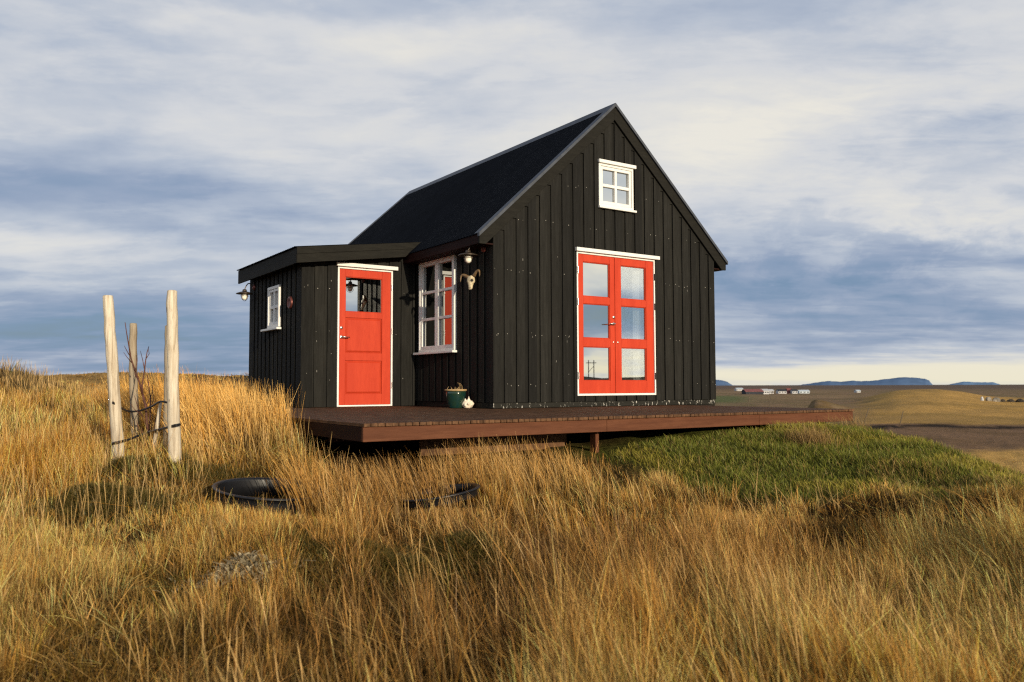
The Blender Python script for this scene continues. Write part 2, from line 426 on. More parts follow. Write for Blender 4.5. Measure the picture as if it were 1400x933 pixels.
# plain on the right, by distance
pl = (px > 640)
d = ff + 14*(n_b-.5) + sstep(80, 120, ff)*(9*(fbm(gx*.12, gy*.12, 57, 4)-.5)+16*(fbm(gx*.03, gy*.03, 58, 3)-.5))
fy = sstep(60, 70, d)*pl
colr = lerp(colr, (.80, .48, .15), fy)
colr = lerp(colr, (.31, .19, .11), sstep(98, 108, d+26*(n_s-.5))*pl)
colr = lerp(colr, (.035, .024, .016), sstep(152, 155, d)*(1-sstep(159, 163, d))*pl*sstep(.35, .6, n_a+.1))
yel = lerp(np.zeros(gx.shape+(3,))+np.array((.76, .45, .135)), (.55, .34, .115), sstep(.35, .7, n_s))
yf = sstep(163, 169, d)*pl
colr = colr*(1-yf[..., None])+yel*yf[..., None]
moor = lerp(np.zeros(gx.shape+(3,))+np.array((.36, .235, .14)), (.29, .21, .105), sstep(.42, .62, n_s))
moor = lerp(moor, (.42, .285, .16), sstep(.52, .66, fbm(gx*.004, gy*.012, 51, 3))*.7)
mf = np.maximum(sstep(455, 520, d), sstep(1205, 1150, px+30*(n_b-.5)))*sstep(150, 170, d)*pl
colr = colr*(1-mf[..., None])+moor*mf[..., None]
gp = np.exp(-((px-985)/38)**2)*np.exp(-((d-520)/130)**2)*pl
colr = lerp(colr, (.20, .22, .09), np.clip(gp*1.5, 0, 1))
mound = np.exp(-((px-1125)/38)**2 - ((ff-235)/30)**2)*pl
colr = lerp(colr, (.26, .165, .07), np.clip(mound*1.6, 0, 1)*sstep(.3, .55, n_a))
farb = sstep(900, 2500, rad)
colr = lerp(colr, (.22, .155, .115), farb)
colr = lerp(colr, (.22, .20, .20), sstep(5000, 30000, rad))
azh = np.arctan2(gy, gx); bk = np.exp(-((azh+.93)/.5)**2)*sstep(300, 500, np.hypot(gx, gy))*(1-sstep(3000, 6000, rad))
colr = lerp(colr, (.07, .055, .035), bk)  # reflected hills behind the viewer: their shaded side put into the colour
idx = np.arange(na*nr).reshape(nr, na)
q = np.stack([idx[:-1, :], np.roll(idx, -1, 1)[:-1, :], np.roll(idx, -1, 1)[1:, :], idx[1:, :]], -1).reshape(-1, 4)

def np_mesh(name, verts, quads=None, tris=None, col=None, smooth=True):
    me = bpy.data.meshes.new(name)
    nq = 0 if quads is None else len(quads); ntr = 0 if tris is None else len(tris)
    me.vertices.add(len(verts)); me.vertices.foreach_set('co', verts.astype(np.float32).ravel())
    parts = [p.astype(np.int32).ravel() for p in (quads, tris) if p is not None]
    lp = np.concatenate(parts)
    me.loops.add(len(lp)); me.loops.foreach_set('vertex_index', lp)
    starts = np.concatenate([np.arange(nq)*4, nq*4+np.arange(ntr)*3]).astype(np.int32)
    me.polygons.add(nq+ntr); me.polygons.foreach_set('loop_start', starts)
    if smooth: me.polygons.foreach_set('use_smooth', np.ones(nq+ntr, bool))
    if col is not None:
        at_ = me.attributes.new('tone', 'FLOAT_COLOR', 'POINT')
        at_.data.foreach_set('color', np.concatenate([col, np.ones((len(col), 1))], 1).astype(np.float32).ravel())
    me.update(calc_edges=True)
    return me

gm, t, b = material('ground_turf')
at_n = t.new('ShaderNodeAttribute', attribute_name='tone')
geo = t.new('ShaderNodeNewGeometry').outputs['Position']
nn1 = t.noise(geo, 9, 6, .7); nn2 = t.noise(geo, .8, 5, .65)
nn3 = t.noise(t.vscale(geo, (.10, .045, .2)), 1.0, 8, .72)
colg = t.mix(t.sm(nn1, .3, .72), at_n.outputs['Color'], t.mix(1, at_n.outputs['Color'], (.42, .40, .36, 1), 'MULTIPLY'))
colg = t.mix(t.m('MULTIPLY', t.sm(nn2, .42, .7), .5), colg, t.mix(1, colg, (.55, .5, .45, 1), 'MULTIPLY'))
colg = t.mix(t.m('MULTIPLY', t.sm(nn3, .42, .66), .55), colg, t.mix(1, colg, (.6, .62, .5, 1), 'MULTIPLY'))
t.put(b.inputs['Base Color'], colg); b.inputs['Roughness'].default_value = .95; b.inputs['Specular IOR Level'].default_value = .05
bp = t.new('ShaderNodeBump'); bp.inputs['Strength'].default_value = .8; bp.inputs['Distance'].default_value = .15
t.put(bp.inputs['Height'], t.m('ADD', nn1, nn2)); t.l.new(bp.outputs[0], b.inputs['Normal'])
me = np_mesh('ground', np.stack([gx, gy, gz], -1).reshape(-1, 3), quads=q[:, ::-1], col=colr.reshape(-1, 3))
me.materials.append(gm)
ground = bpy.data.objects.new('ground', me); COL.objects.link(ground); tag(ground, kind='structure')

# ------------------------------------------------------------------ grass
def grass_mat(name, trans=.35):
    mt = bpy.data.materials.new(name); mt.use_nodes = True
    t = NT(mt.node_tree); t.n.clear()
    a = t.new('ShaderNodeAttribute', attribute_name='tone').outputs['Color']
    d = t.new('ShaderNodeBsdfDiffuse'); t.l.new(a, d.inputs[0])
    tl = t.new('ShaderNodeBsdfTranslucent'); t.l.new(a, tl.inputs[0])
    gl = t.new('ShaderNodeBsdfGlossy'); gl.inputs['Roughness'].default_value = .45; gl.inputs['Color'].default_value = (1, .95, .85, 1)
    mx = t.new('ShaderNodeMixShader'); mx.inputs[0].default_value = trans
    t.l.new(d.outputs[0], mx.inputs[1]); t.l.new(tl.outputs[0], mx.inputs[2])
    m2 = t.new('ShaderNodeMixShader'); m2.inputs[0].default_value = .015
    t.l.new(mx.outputs[0], m2.inputs[1]); t.l.new(gl.outputs[0], m2.inputs[2])
    o = t.new('ShaderNodeOutputMaterial'); t.l.new(m2.outputs[0], o.inputs[0])
    return mt
M['grass'] = grass_mat('dry_blade', .20); M['turf'] = grass_mat('green_blade', .3)

class Blades:
    def __init__(s): s.V = []; s.Q = []; s.Tr = []; s.C = []; s.n = 0
    def add(s, x, y, z, h, w, lx, ly, bend, col, prof=(1, .9, .62, .12), root=.35, jit=None):
        """blades from base points: height h, width w, horizontal lean (lx, ly) as a fraction of h growing with the bend"""
        N = len(x); K = len(prof)
        th = rng.uniform(0, 2*math.pi, N); wx, wy = np.cos(th)*.5*w, np.sin(th)*.5*w
        ts = np.linspace(0, 1, K)
        P = np.zeros((N, K, 2, 3)); C = np.zeros((N, K, 2, 3))
        for k, tt in enumerate(ts):
            s_ = (1-bend)*tt + bend*tt*tt
            X = x+lx*h*s_; Y = y+ly*h*s_
            Z = z+h*(tt-.28*bend*tt*tt*np.hypot(lx, ly))
            P[:, k, 0] = np.stack([X-wx*prof[k], Y-wy*prof[k], Z], -1)
            P[:, k, 1] = np.stack([X+wx*prof[k], Y+wy*prof[k], Z], -1)
            sh = root+(1-root)*min(1, (tt*1.12)**1.45)  # shade low among the stems, painted as a darker blade foot
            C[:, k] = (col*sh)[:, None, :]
        base = s.n+np.arange(N)[:, None]*(2*K)
        for k in range(K-1):
            a = 2*k
            s.Q.append(np.concatenate([base+a, base+a+1, base+a+3, base+a+2], 1))
        s.V.append(P.reshape(-1, 3)); s.C.append(C.reshape(-1, 3)); s.n += N*K*2
    def build(s, name, mat):
        me = np_mesh(name, np.concatenate(s.V), quads=np.concatenate(s.Q), col=np.concatenate(s.C), smooth=False)
        me.materials.append(mat)
        o = bpy.data.objects.new(name, me); COL.objects.link(o); return o

def ring_clear(x, y):
    k = np.ones_like(x)
    for u, v, dep, r, s1_, s2_ in RINGS:
        c = at(u, v, dep)
        dd = np.hypot(x-c.x, y-c.y)
        fwd = (x-c.x)*FW.x+(y-c.y)*FW.y
        k = np.where((dd < r+.06), 0.05, k)
        k = np.where((dd >= r+.06) & (dd < r+.75) & (fwd < 0), np.minimum(k, .95), k)
    return k

def moss_clear(x, y):
    """density and height factors around the mossy spots: thin on them, short just in front of them"""
    k = np.ones_like(x); hk = np.ones_like(x)
    for i_, (u, v, dep, sx, sy, n_, h_) in enumerate(MOSS):
        kf = .60 if i_ in (0, 1, 4) else .80
        c = at(u, v, dep); a = (x-c.x)*RT.x+(y-c.y)*RT.y; b_ = (x-c.x)*FW.x+(y-c.y)*FW.y
        q_ = (a/sx)**2+(b_/(sy*1.3))**2
        k = np.minimum(k, kf+(1-kf)*sstep(.3, 1.5, q_))
        fr_ = (np.abs(a) < sx*1.1)*sstep(.1, -.15, b_)*sstep(-1.0, -.55, b_)
        hk = np.minimum(hk, 1-(.35 if i_ in (0, 1, 4) else .25)*fr_)
    return k, hk

def footprint(x, y):
    """True where the deck or house stands"""
    return ((x > -3.24) & (x < 3.56) & (y > -3.06) & (y < 6.8)) | ((x > -3.0) & (x < 4.4) & (y > -.1) & (y < 6.9))

def scatter(n, d0, d1, margin=120, power=1.0):
    """points in the camera's field, uniform over the ground between two depths"""
    u = rng.uniform(0, 1, n)
    f = np.sqrt(d0*d0+(d1*d1-d0*d0)*u) if power == 1 else d0*(d1/d0)**u
    s = rng.uniform(-(700+margin)/1133, (700+margin)/1133, n)
    r = s*f
    return CX+f*FW.x+r*RT.x, CY+f*FW.y+r*RT.y, f, r

def pick(k, *arrs):
    return tuple(a[k] for a in arrs)

WIND = np.array([-RT.x*.9-FW.x*.15, -RT.y*.9-FW.y*.15])

PAL = np.array([(.86, .470, .112), (.75, .362, .064), (.95, .600, .195), (.54, .246, .042), (.82, .505, .160), (.32, .150, .044)])
def straw_col(x, y, n):
    a = fbm(x*.55, y*.55, 61, 3); b = fbm(x*.23+4, y*.23, 62, 3)
    w = rng.uniform(0, 1, n)
    k = np.clip((w*.6+a*.9-.35)*len(PAL), 0, len(PAL)-1).astype(int)
    perm = np.array([2, 0, 4, 1, 3, 5])
    c = PAL[perm[k]]*(.72+.5*rng.uniform(0, 1, n))[:, None]
    ph_, rad_, f_, r_ = polar(x, y); px_ = 700+r_/np.maximum(f_, .5)*1133
    dk = np.clip(np.exp(-((px_-10)/110)**2)*np.exp(-((rad_-27)/8)**2)*1.4, 0, 1)[:, None]
    c = c*(1-dk)+dk*np.array((.21, .165, .06))
    ht_ = (sstep(.56, .64, fbm(x*.13, y*.13, 64, 4))*sstep(22, 32, rad_)*.75)[:, None]
    c = c*(1-ht_)+ht_*np.array((.16, .11, .05))
    f = sstep(.45, .62, b)[:, None]
    c = c*(1-f*.45)+f*.45*np.array((.30, .185, .085))
    return c

G = Blades(); H = Blades()

def cap_height(x, y, h, loose=.25):
    """growth is shorter on the crown below the turf mound and around the two rings than in the hollows"""
    ph, rad, f, r = polar(x, y); px = 700+r/np.maximum(f, .5)*1133
    z = height(x, y)
    row = np.full_like(h, 300.)
    row = np.where(f < 8, np.interp(px, [690, 800, 1000, 1250, 1500], [560, 622, 644, 648, 654]), row)
    row = np.where((np.abs(px-380) < 95) & (f < 6.3), np.interp(px, [290, 330, 440, 470], [674, 678, 692, 676]), row)
    row = np.where((np.abs(px-602) < 72) & (f < 6.4), 685, row)
    lim = (CZ-z)-(row-524)/1133*f
    free = rng.uniform(0, 1, len(h)) < loose*.5
    lim = np.where(free, lim+.10, lim*rng.uniform(.75, 1.08, len(h)))
    return np.minimum(h, np.maximum(lim, .05))

def tussocks(n_t, per, d0, d1, hmin, hmax, width, spread, power=1.0, thresh=.36, tone=(1, 1, 1), splay=.30, root=.12, lean=.16, seed=71):
    x, y, f, r = scatter(n_t, d0, d1, 130, power)
    clump = fbm(x*1.7, y*1.7, seed, 3)
    gz_ = zone_green(x, y)
    keep = (~footprint(x, y)) & (gz_ < rng.uniform(.1, .5, n_t)) & (clump > thresh+rng.normal(0, .06, n_t))
    mk, mh = moss_clear(x, y)
    if f.max() < 9.5 and seed == 71:      # open, mossy hollows where little straw stands
        hol = sstep(.54, .43, fbm(x*.85+3, y*.85, 77, 3))
        keep &= rng.uniform(0, 1, n_t) > hol*.82
    keep &= rng.uniform(0, 1, n_t) < ring_clear(x, y)*mk
    x, y, f, r, clump, mh, gz_ = pick(keep, x, y, f, r, clump, mh, gz_); n = len(x)
    big = np.clip(fbm(x*.55, y*.55, 73, 3)*1.9-.5, 0, 1)
    th = (hmin+(hmax-hmin)*big)*rng.uniform(.7, 1.25, n)
    th *= .6+.7*np.clip((clump-.32)/.3, 0, 1)
    rc = ring_clear(x, y); th = np.where(rc < .97, th*.85, th)*mh
    px_ = 700+r/f*1133
    th *= 1-.45*sstep(760, 900, px_)*sstep(4.6, 5.8, f)*(f < 9)*sstep(.18, .30, th)     # lower before the green mound
    # keep the growth right at the front edge of the deck low enough to show the boards
    under = (y < -2.6) & (y > -4.2) & (x > -3.2) & (x < 3.6)
    th = np.where(under, np.minimum(th, np.interp(x, [-3.2, -1.7, -.7], [.50, .44, .30])), th)
    wl = np.interp(px_, [0, 350, 750, 1400], [.0, .07, .20, .22])
    la = rng.normal(0, lean, (n, 2))+WIND[None]*(wl*rng.uniform(.3, 1.6, n))[:, None]
    col = straw_col(x, y, n)
    rep = np.repeat(np.arange(n), per); N = len(rep)
    sp = spread*np.sqrt(rng.uniform(0, 1, N)); a = rng.uniform(0, 2*math.pi, N)
    bx, by = x[rep]+sp*np.cos(a), y[rep]+sp*np.sin(a)
    ok = ~footprint(bx, by)
    rep, bx, by, sp, a = pick(ok, rep, bx, by, sp, a); N = len(rep)
    bz = height(bx, by)-.02
    h = th[rep]*np.clip(rng.normal(.75, .30, N), .2, 1.6)
    h = cap_height(bx, by, h)
    rad_l = np.abs(rng.normal(0, splay, N))
    lx = la[rep, 0]+np.cos(a)*rad_l; ly = la[rep, 1]+np.sin(a)*rad_l
    cc = col[rep]*np.clip(rng.lognormal(.0, .52, N), .2, 1.9)[:, None]
    q_ = rng.uniform(0, 1, N)
    cc = np.where((q_ < .03)[:, None], cc*np.array((.50, .75, .4)), cc)
    cc = np.where((q_ > .90)[:, None], cc*np.array((.55, .45, .35)), cc)
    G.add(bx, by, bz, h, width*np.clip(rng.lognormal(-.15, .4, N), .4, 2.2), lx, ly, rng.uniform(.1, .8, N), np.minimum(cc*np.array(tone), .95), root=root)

def stalks(n, d0, d1, hmin, hmax, w, power=1.0):
    x, y, f, r = scatter(n, d0, d1, 130, power)
    cl = fbm(x*.9, y*.9, 81, 3)
    mk, mh = moss_clear(x, y)
    px_ = 700+r/f*1133
    keep = (~footprint(x, y)) & (zone_green(x, y) < .15) & (cl > .42) & (rng.uniform(0, 1, n) < ring_clear(x, y)*.9*np.minimum(mh, mk+.25))
    keep &= ~((y < -2.4) & (y > -4.0) & (x > -1.4) & (x < 3.6))
    keep &= ~((px_ > 780) & (f > 4.6) & (f < 9) & (rng.uniform(0, 1, n) < .8))
    x, y, cl, px_ = pick(keep, x, y, cl, px_); N = len(x)
    h = cap_height(x, y, rng.uniform(hmin, hmax, N), .5)
    wl = np.interp(px_, [0, 350, 750, 1400], [.0, .10, .26, .28])
    lean = rng.normal(0, .13, (N, 2))+WIND[None]*(wl*rng.uniform(.4, 1.5, N))[:, None]
    c = np.array((.72, .47, .185))*rng.uniform(.6, 1.15, N)[:, None]
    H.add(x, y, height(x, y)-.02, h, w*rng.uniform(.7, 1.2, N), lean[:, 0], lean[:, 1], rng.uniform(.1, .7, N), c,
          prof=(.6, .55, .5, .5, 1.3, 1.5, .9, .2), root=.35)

DARK = (.30, .30, .22)  # low growth coloured darker to stand for shade between the stems
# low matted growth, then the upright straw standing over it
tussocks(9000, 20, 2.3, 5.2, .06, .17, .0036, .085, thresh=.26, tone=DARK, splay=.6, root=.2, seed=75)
tussocks(8600, 26, 2.3, 5.2, .14, .40, .0026, .045, thresh=.45, splay=.26)
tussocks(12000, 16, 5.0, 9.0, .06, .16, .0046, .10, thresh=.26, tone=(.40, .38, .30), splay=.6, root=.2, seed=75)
tussocks(14500, 24, 5.0, 9.0, .12, .36, .0034, .055, thresh=.42, splay=.26)
tussocks(10500, 18, 8.6, 15.0, .08, .30, .0058, .10, thresh=.36)
tussocks(8000, 12, 14.5, 30.0, .08, .26, .012, .2, thresh=.26, tone=(1.05, 1.03, 1))
tussocks(8500, 8, 29.0, 95.0, .06, .17, .034, .45, 2.0, thresh=.22, tone=(1.05, 1.03, 1))
# flattened and broken stems lying across the rest
tussocks(3600, 7, 2.3, 5.2, .10, .22, .0030, .09, thresh=.30, tone=(.95, .92, .9), splay=1.7, root=.6, lean=.5, seed=79)
tussocks(4600, 7, 5.0, 9.0, .09, .20, .0040, .10, thresh=.30, tone=(.95, .92, .9), splay=1.6, root=.6, lean=.5, seed=79)
stalks(7000, 2.6, 9.0, .32, .50, .0022)
stalks(9000, 8.6, 22.0, .30, .50, .0044)

# tall growth along the left side of the deck, in front of the lean-to
n = 640
x = rng.uniform(-4.2, -3.27, n); y = rng.uniform(-1.7, 4.2, n)
rep = np.repeat(np.arange(n), 16); N = len(rep)
bx = x[rep]+rng.normal(0, .06, N); by = y[rep]+rng.normal(0, .06, N)
ok = ~footprint(bx, by); bx, by = bx[ok], by[ok]; N = len(bx)
hh = rng.uniform(.38, .82, N)*np.interp(by, [-1.9, -1.3, -.4, 2.2, 4.2], [.80, 1.0, 1.06, .95, .7])
lean = rng.normal(0, .16, (N, 2))+WIND[None]*rng.uniform(.05, .4, N)[:, None]
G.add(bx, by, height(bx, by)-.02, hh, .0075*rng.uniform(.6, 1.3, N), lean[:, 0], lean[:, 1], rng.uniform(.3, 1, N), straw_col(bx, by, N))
n = 1500
bx = rng.uniform(-3.75, -3.26, n); by = rng.uniform(-1.75, .6, n); 
lean = rng.normal(0, .13, (n, 2))+WIND[None]*rng.uniform(.0, .25, n)[:, None]
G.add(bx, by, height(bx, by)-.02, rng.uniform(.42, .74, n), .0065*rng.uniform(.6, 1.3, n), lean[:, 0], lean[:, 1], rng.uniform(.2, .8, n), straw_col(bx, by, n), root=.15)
# and along the front of its left end
n = 240
x = rng.uniform(-3.9, -1.2, n); y = rng.uniform(-3.75, -3.08, n)
rep = np.repeat(np.arange(n), 13); N = len(rep)
bx = x[rep]+rng.normal(0, .05, N); by = y[rep]+rng.normal(0, .05, N)
ok = ~footprint(bx, by); bx, by = bx[ok], by[ok]; N = len(bx)
hh = rng.uniform(.22, .52, N)*np.interp(bx, [-3.9, -3.0, -1.2], [1.1, 1.0, .7])
lean = rng.normal(0, .16, (N, 2))+WIND[None]*rng.uniform(.1, .5, N)[:, None]
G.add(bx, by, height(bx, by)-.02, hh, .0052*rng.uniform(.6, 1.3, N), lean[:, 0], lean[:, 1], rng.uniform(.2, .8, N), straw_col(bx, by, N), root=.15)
go = G.build('dry_grass', M['grass']); tag(go, 'knee high golden dry grass covering the slope in front of the cabin', 'grass', kind='stuff')
ho = H.build('seeding_grass', M['grass']); tag(ho, 'taller pale grass stems with seed heads standing over the dry grass', 'grass', kind='stuff')

# short green turf on the mound
TB = Blades()
def turf(n, d0, d1, h0, h1, w):
    x, y, f, r = scatter(n, d0, d1, 130)
    g = zone_green(x, y)
    k = (~footprint(x, y)) & (g > rng.uniform(.15, .85, n))
    x, y = pick(k, x, y); N = len(x)
    hm = .55+.9*fbm(x*2.2, y*2.2, 91, 3)
    h = rng.uniform(h0, h1, N)*hm
    a = fbm(x*1.1, y*1.1, 93, 3)
    c = np.where((a > .53)[:, None], np.array((.37, .32, .052)), np.array((.215, .230, .036)))*rng.uniform(.55, 1.35, N)[:, None]
    dry = rng.uniform(0, 1, N) < .12+.4*sstep(.55, .7, fbm(x*.7, y*.7, 95, 3))
    c = np.where(dry[:, None], np.array((.40, .27, .085))*rng.uniform(.6, 1.2, N)[:, None], c)
    ln = rng.normal(0, .42, (N, 2))+WIND[None]*.25
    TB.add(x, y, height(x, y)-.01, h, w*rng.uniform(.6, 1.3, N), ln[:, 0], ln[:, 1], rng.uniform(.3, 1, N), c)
turf(170000, 4.9, 10.0, .035, .105, .0065)
turf(100000, 9.5, 17.0, .04, .11, .010)
# the odd dry tuft growing out of the turf
for (u, v, dd, k) in ((1111, 624, 8.6, 700), (1165, 590, 9.9, 160)):
    c = at(u, v, dd); bx = c.x+rng.normal(0, .11, k); by = c.y+rng.normal(0, .11, k)
    ln = rng.normal(0, .35, (k, 2))+WIND[None]*.25
    TB.add(bx, by, height(bx, by)-.01, rng.uniform(.12, .26, k), .006*rng.uniform(.6, 1.2, k), ln[:, 0], ln[:, 1], rng.uniform(.3, 1, k),
           np.array((.42, .27, .10))*rng.uniform(.6, 1.2, k)[:, None])
to = TB.build('green_turf', M['turf']); tag(to, 'short green turf over the mound in front of the deck', 'turf', kind='stuff')

# moss and heather cushions between the tussocks
MO = Blades()
for (u, v, dd, sx, sy, k, ht) in MOSS:
    c = at(u, v, dd); a = rng.normal(0, sx*.5, k); bb = rng.normal(0, sy*.5, k)
    bx = c.x+RT.x*a+FW.x*bb; by = c.y+RT.y*a+FW.y*bb
    dome = np.exp(-(a/sx)**2-(bb/sy)**2)*(.35+1.1*fbm(bx*4.5, by*4.5, 97, 3))
    cc = np.where(rng.uniform(0, 1, k)[:, None] < .6, np.array((.095, .080, .020)), np.array((.20, .145, .042)))*rng.uniform(.5, 1.4, k)[:, None]
    ln = rng.normal(0, .6, (k, 2))
    hb = height(bx, by)-.02
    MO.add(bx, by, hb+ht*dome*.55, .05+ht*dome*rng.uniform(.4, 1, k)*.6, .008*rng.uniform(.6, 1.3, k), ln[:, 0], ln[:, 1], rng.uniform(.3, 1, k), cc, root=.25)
mo = MO.build('moss', M['turf']); tag(mo, 'dark green moss and heather cushions among the dry grass', 'moss', kind='stuff')
# pale lichen cushion low in the grass
LI = Blades()
k = 1500; c = at(322, 782, 4.6); a = rng.normal(0, .12, k); bb = rng.normal(0, .05, k)
bx = c.x+RT.x*a+FW.x*bb; by = c.y+RT.y*a+FW.y*bb; dome = np.exp(-(a/.16)**2-(bb/.10)**2)*(.5+fbm(bx*14, by*14, 99, 2))
ln = rng.normal(0, .9, (k, 2))
LI.add(bx, by, height(bx, by)+.03+.10*dome+rng.normal(0, .02, k), .02+.02*rng.uniform(0, 1, k), .012*rng.uniform(.5, 1.3, k), ln[:, 0], ln[:, 1], rng.uniform(.3, 1, k),
       np.array((.52, .43, .27))*rng.uniform(.35, 1.2, k)[:, None], prof=(.5, 1, 1.1, .6), root=.4)
li = LI.build('lichen', M['turf']); tag(li, 'pale grey lichen patch low in the foreground grass', 'lichen', kind='stuff')

# ------------------------------------------------------------------ the cabin
W, ZE, SLP, OH, RTH = 4.3068, 2.3916, .9139, .2434, .18
YB = 6.62                                   # back wall
AXL, AYF, AYB = -1.8654, 2.2299, 4.7468     # lean-to
RDG = 6.7326
def zs(x):  # roof surface
    return ZE+RTH+SLP*(x if x <= W/2 else W-x)

cabin = empty('black_cabin', (W/2, 3.2, 0), 'black boarded gable cabin with red doors, white trimmed windows and a lean-to', 'cabin')

class Fr:
    """a wall's frame: u along the wall, w outward, z up"""
    def __init__(s, o, u, n): s.o = Vector(o); s.u = Vector(u); s.n = Vector(n)
    def p(s, u, w, z): return s.o+s.u*u+s.n*w+Vector((0, 0, z))
    def box(s, mb, u0, u1, w0, w1, z0, z1, z1b=None):
        zb = z1 if z1b is None else z1b
        q = [s.p(u0, w1, z0), s.p(u1, w1, z0), s.p(u1, w0, z0), s.p(u0, w0, z0), s.p(u0, w1, z1), s.p(u1, w1, zb), s.p(u1, w0, zb), s.p(u0, w0, z1)]
        mb.hexa(q)
    def cyl(s, mb, u, w, z, r, h, n=12):
        mb.lathe([(0, h), (r*.85, h), (r, h*.8), (r, 0)], s.p(u, w, z), s.n, n)

FG = Fr((0, 0, 0), (1, 0, 0), (0, -1, 0))            # gable, u = x
FS = Fr((0, 0, 0), (0, 1, 0), (-1, 0, 0))            # left side wall, u = y
FA = Fr((0, AYF, 0), (1, 0, 0), (0, -1, 0))          # lean-to front, u = x
FL = Fr((AXL, 0, 0), (0, 1, 0), (-1, 0, 0))          # lean-to left side, u = y
FR_ = Fr((W, 0, 0), (0, 1, 0), (1, 0, 0))            # right side wall
FB = Fr((0, YB, 0), (1, 0, 0), (0, 1, 0))            # back wall

def board_wall(fr, u0, u1, zb, top, opens=(), breaks=(), pitch=.2, over=.135, phase=0, lip=.05, depth=.022, thick=.10):
    mb = MB(); rnd = random.Random(int(u1*1000)+5)
    edges = []
    u = u0-phase
    while u < u1:
        jw = rnd.uniform(-.006, .006)
        edges += [(u, u+over+jw, 0, rnd.uniform(-.002, .002)), (u+over+jw, u+pitch, depth, 0)]
        u += pitch
    for a, b, ins, jj in edges:
        a, b = max(a, u0), min(b, u1)
        if b-a < 1e-4: continue
        cuts = sorted({a, b, *[c for c in breaks if a < c < b], *[c for o in opens for c in o[:2] if a < c < b]})
        for s0, s1 in zip(cuts[:-1], cuts[1:]):
            mid = (s0+s1)/2
            segs = [(zb, None)]
            hit = sorted(o[2:] for o in opens if o[0] <= mid <= o[1])
            for za_, zb_ in hit: segs = segs[:-1]+[(segs[-1][0], za_), (zb_, None)]
            for z0, z1 in segs:
                if z1 is not None: fr.box(mb, s0, s1, -thick, -ins+jj, z0, z1); continue
                ta, tb = top(s0), top(s1)
                if ins:
                    zl = min(top(a), top(b), ta, tb)-lip
                    if zl > z0:
                        fr.box(mb, s0, s1, -thick, -ins, z0, zl)
                        fr.box(mb, s0, s1, -thick, -.0008, zl, ta, tb)
                    else: fr.box(mb, s0, s1, -thick, -.0008, z0, ta, tb)
                else: fr.box(mb, s0, s1, -thick, -.0+jj, z0, ta, tb)
    return mb

def nails(mb, fr, rows, u0, u1, opens, pitch=.2, phase=0, seed=3, top=None):
    rnd = random.Random(seed); mb.cur = 1
    for z in rows:
        u = u0-phase+.0675
        while u < u1:
            for du in (-.035, .035):
                uu, zz = u+du+rnd.uniform(-.012, .012), z+rnd.uniform(-.02, .02)
                if rnd.random() < .6 or any(o[0]-.06 < uu < o[1]+.06 and o[2]-.1 < zz < o[3]+.1 for o in opens): continue
                if not (u0+.01 < uu < u1-.01) or (top and zz > top(uu)-.1): continue
                r = rnd.uniform(.0035, .0065)
                fr.box(mb, uu-r, uu+r, .0, .0035, zz-r, zz+r)
            u += pitch
    # a few paint flakes and scratches down to pale wood
    for k in range(int((u1-u0)*(9 if u0 >= 0 else 26))):
        uu, zz = rnd.uniform(u0+.05, u1-.05), rnd.uniform(.3, 2.2)
        if any(o[0]-.08 < uu < o[1]+.08 and o[2]-.1 < zz < o[3]+.1 for o in opens): continue
        if ((uu-u0+phase) % pitch) > .11 or ((uu-u0+phase) % pitch) < .02: continue
        r, hgt = rnd.uniform(.002, .004), rnd.uniform(.004, .016)
        fr.box(mb, uu-r, uu+r, .0, .003, zz-hgt, zz+hgt)
    mb.cur = 0
M['nail'] = plain('pale_flake', (.30, .285, .25, 1), .5, 0, .4, .4, 90)

DD = (1.428, 2.967, .161, 2.248); UW = (1.853, 2.535, 2.970, 3.611)
SW = (1.026, 2.123, .827, 2.236); FD = (-1.3136, -.4182, 0.0, 2.086); AW = (3.150, 3.700, 1.225, 1.872)
gtop = lambda x: zs(x)-.045
op = [DD, UW]
mb = board_wall(FG, 0, W, .078, gtop, op, (W/2,), phase=.02, lip=.20)
nails(mb, FG, (.32, 1.02, 1.88, 2.62, 3.2), 0, W, op, phase=.02, seed=4, top=gtop)
mb.build('gable_wall', [M['black'], M['nail']], cabin, .0025)
mb = board_wall(FS, .10, YB-.1, .078, lambda u: ZE+.06, [SW], phase=.05)
mb.build('side_wall', [M['black']], cabin, .0025)
mb = board_wall(FR_, .10, YB-.1, -.2, lambda u: ZE+.06); mb.build('side_wall', [M['black']], cabin)
mb = board_wall(FB, 0, W, -.2, gtop, [], (W/2,)); mb.build('back_wall', [M['black']], cabin)
AZL, AZR = 2.2781, 2.5319
def za(x): return AZL+(AZR-AZL)*(x+2.017)/(2.017-.05)
atop = lambda u: za(u)-.03
mb = board_wall(FA, AXL, -.03, .004, atop, [FD], phase=0, lip=.22)
nails(mb, FA, (.4, 1.1, 1.75), AXL, -.03, [FD], seed=9)
mb.build('lean_to_wall', [M['black'], M['nail']], cabin, .0025)
mb = board_wall(FL, AYF+.10, AYB-.1, .004, lambda u: AZL+.0, [AW], phase=.03, lip=.15)
mb.build('lean_to_side_wall', [M['black']], cabin, .0025)
mb = MB(); FB2 = Fr((0, AYB, 0), (1, 0, 0), (0, 1, 0)); mb = board_wall(FB2, AXL, -.03, -.2, atop); mb.build('lean_to_back_wall', [M['black']], cabin)
# corner posts
mb = MB(); FS.box(mb, -.001+.002, .10, -.10, .0035, .078, ZE+.05); mb.build('corner_board', M['black'], cabin, .003)
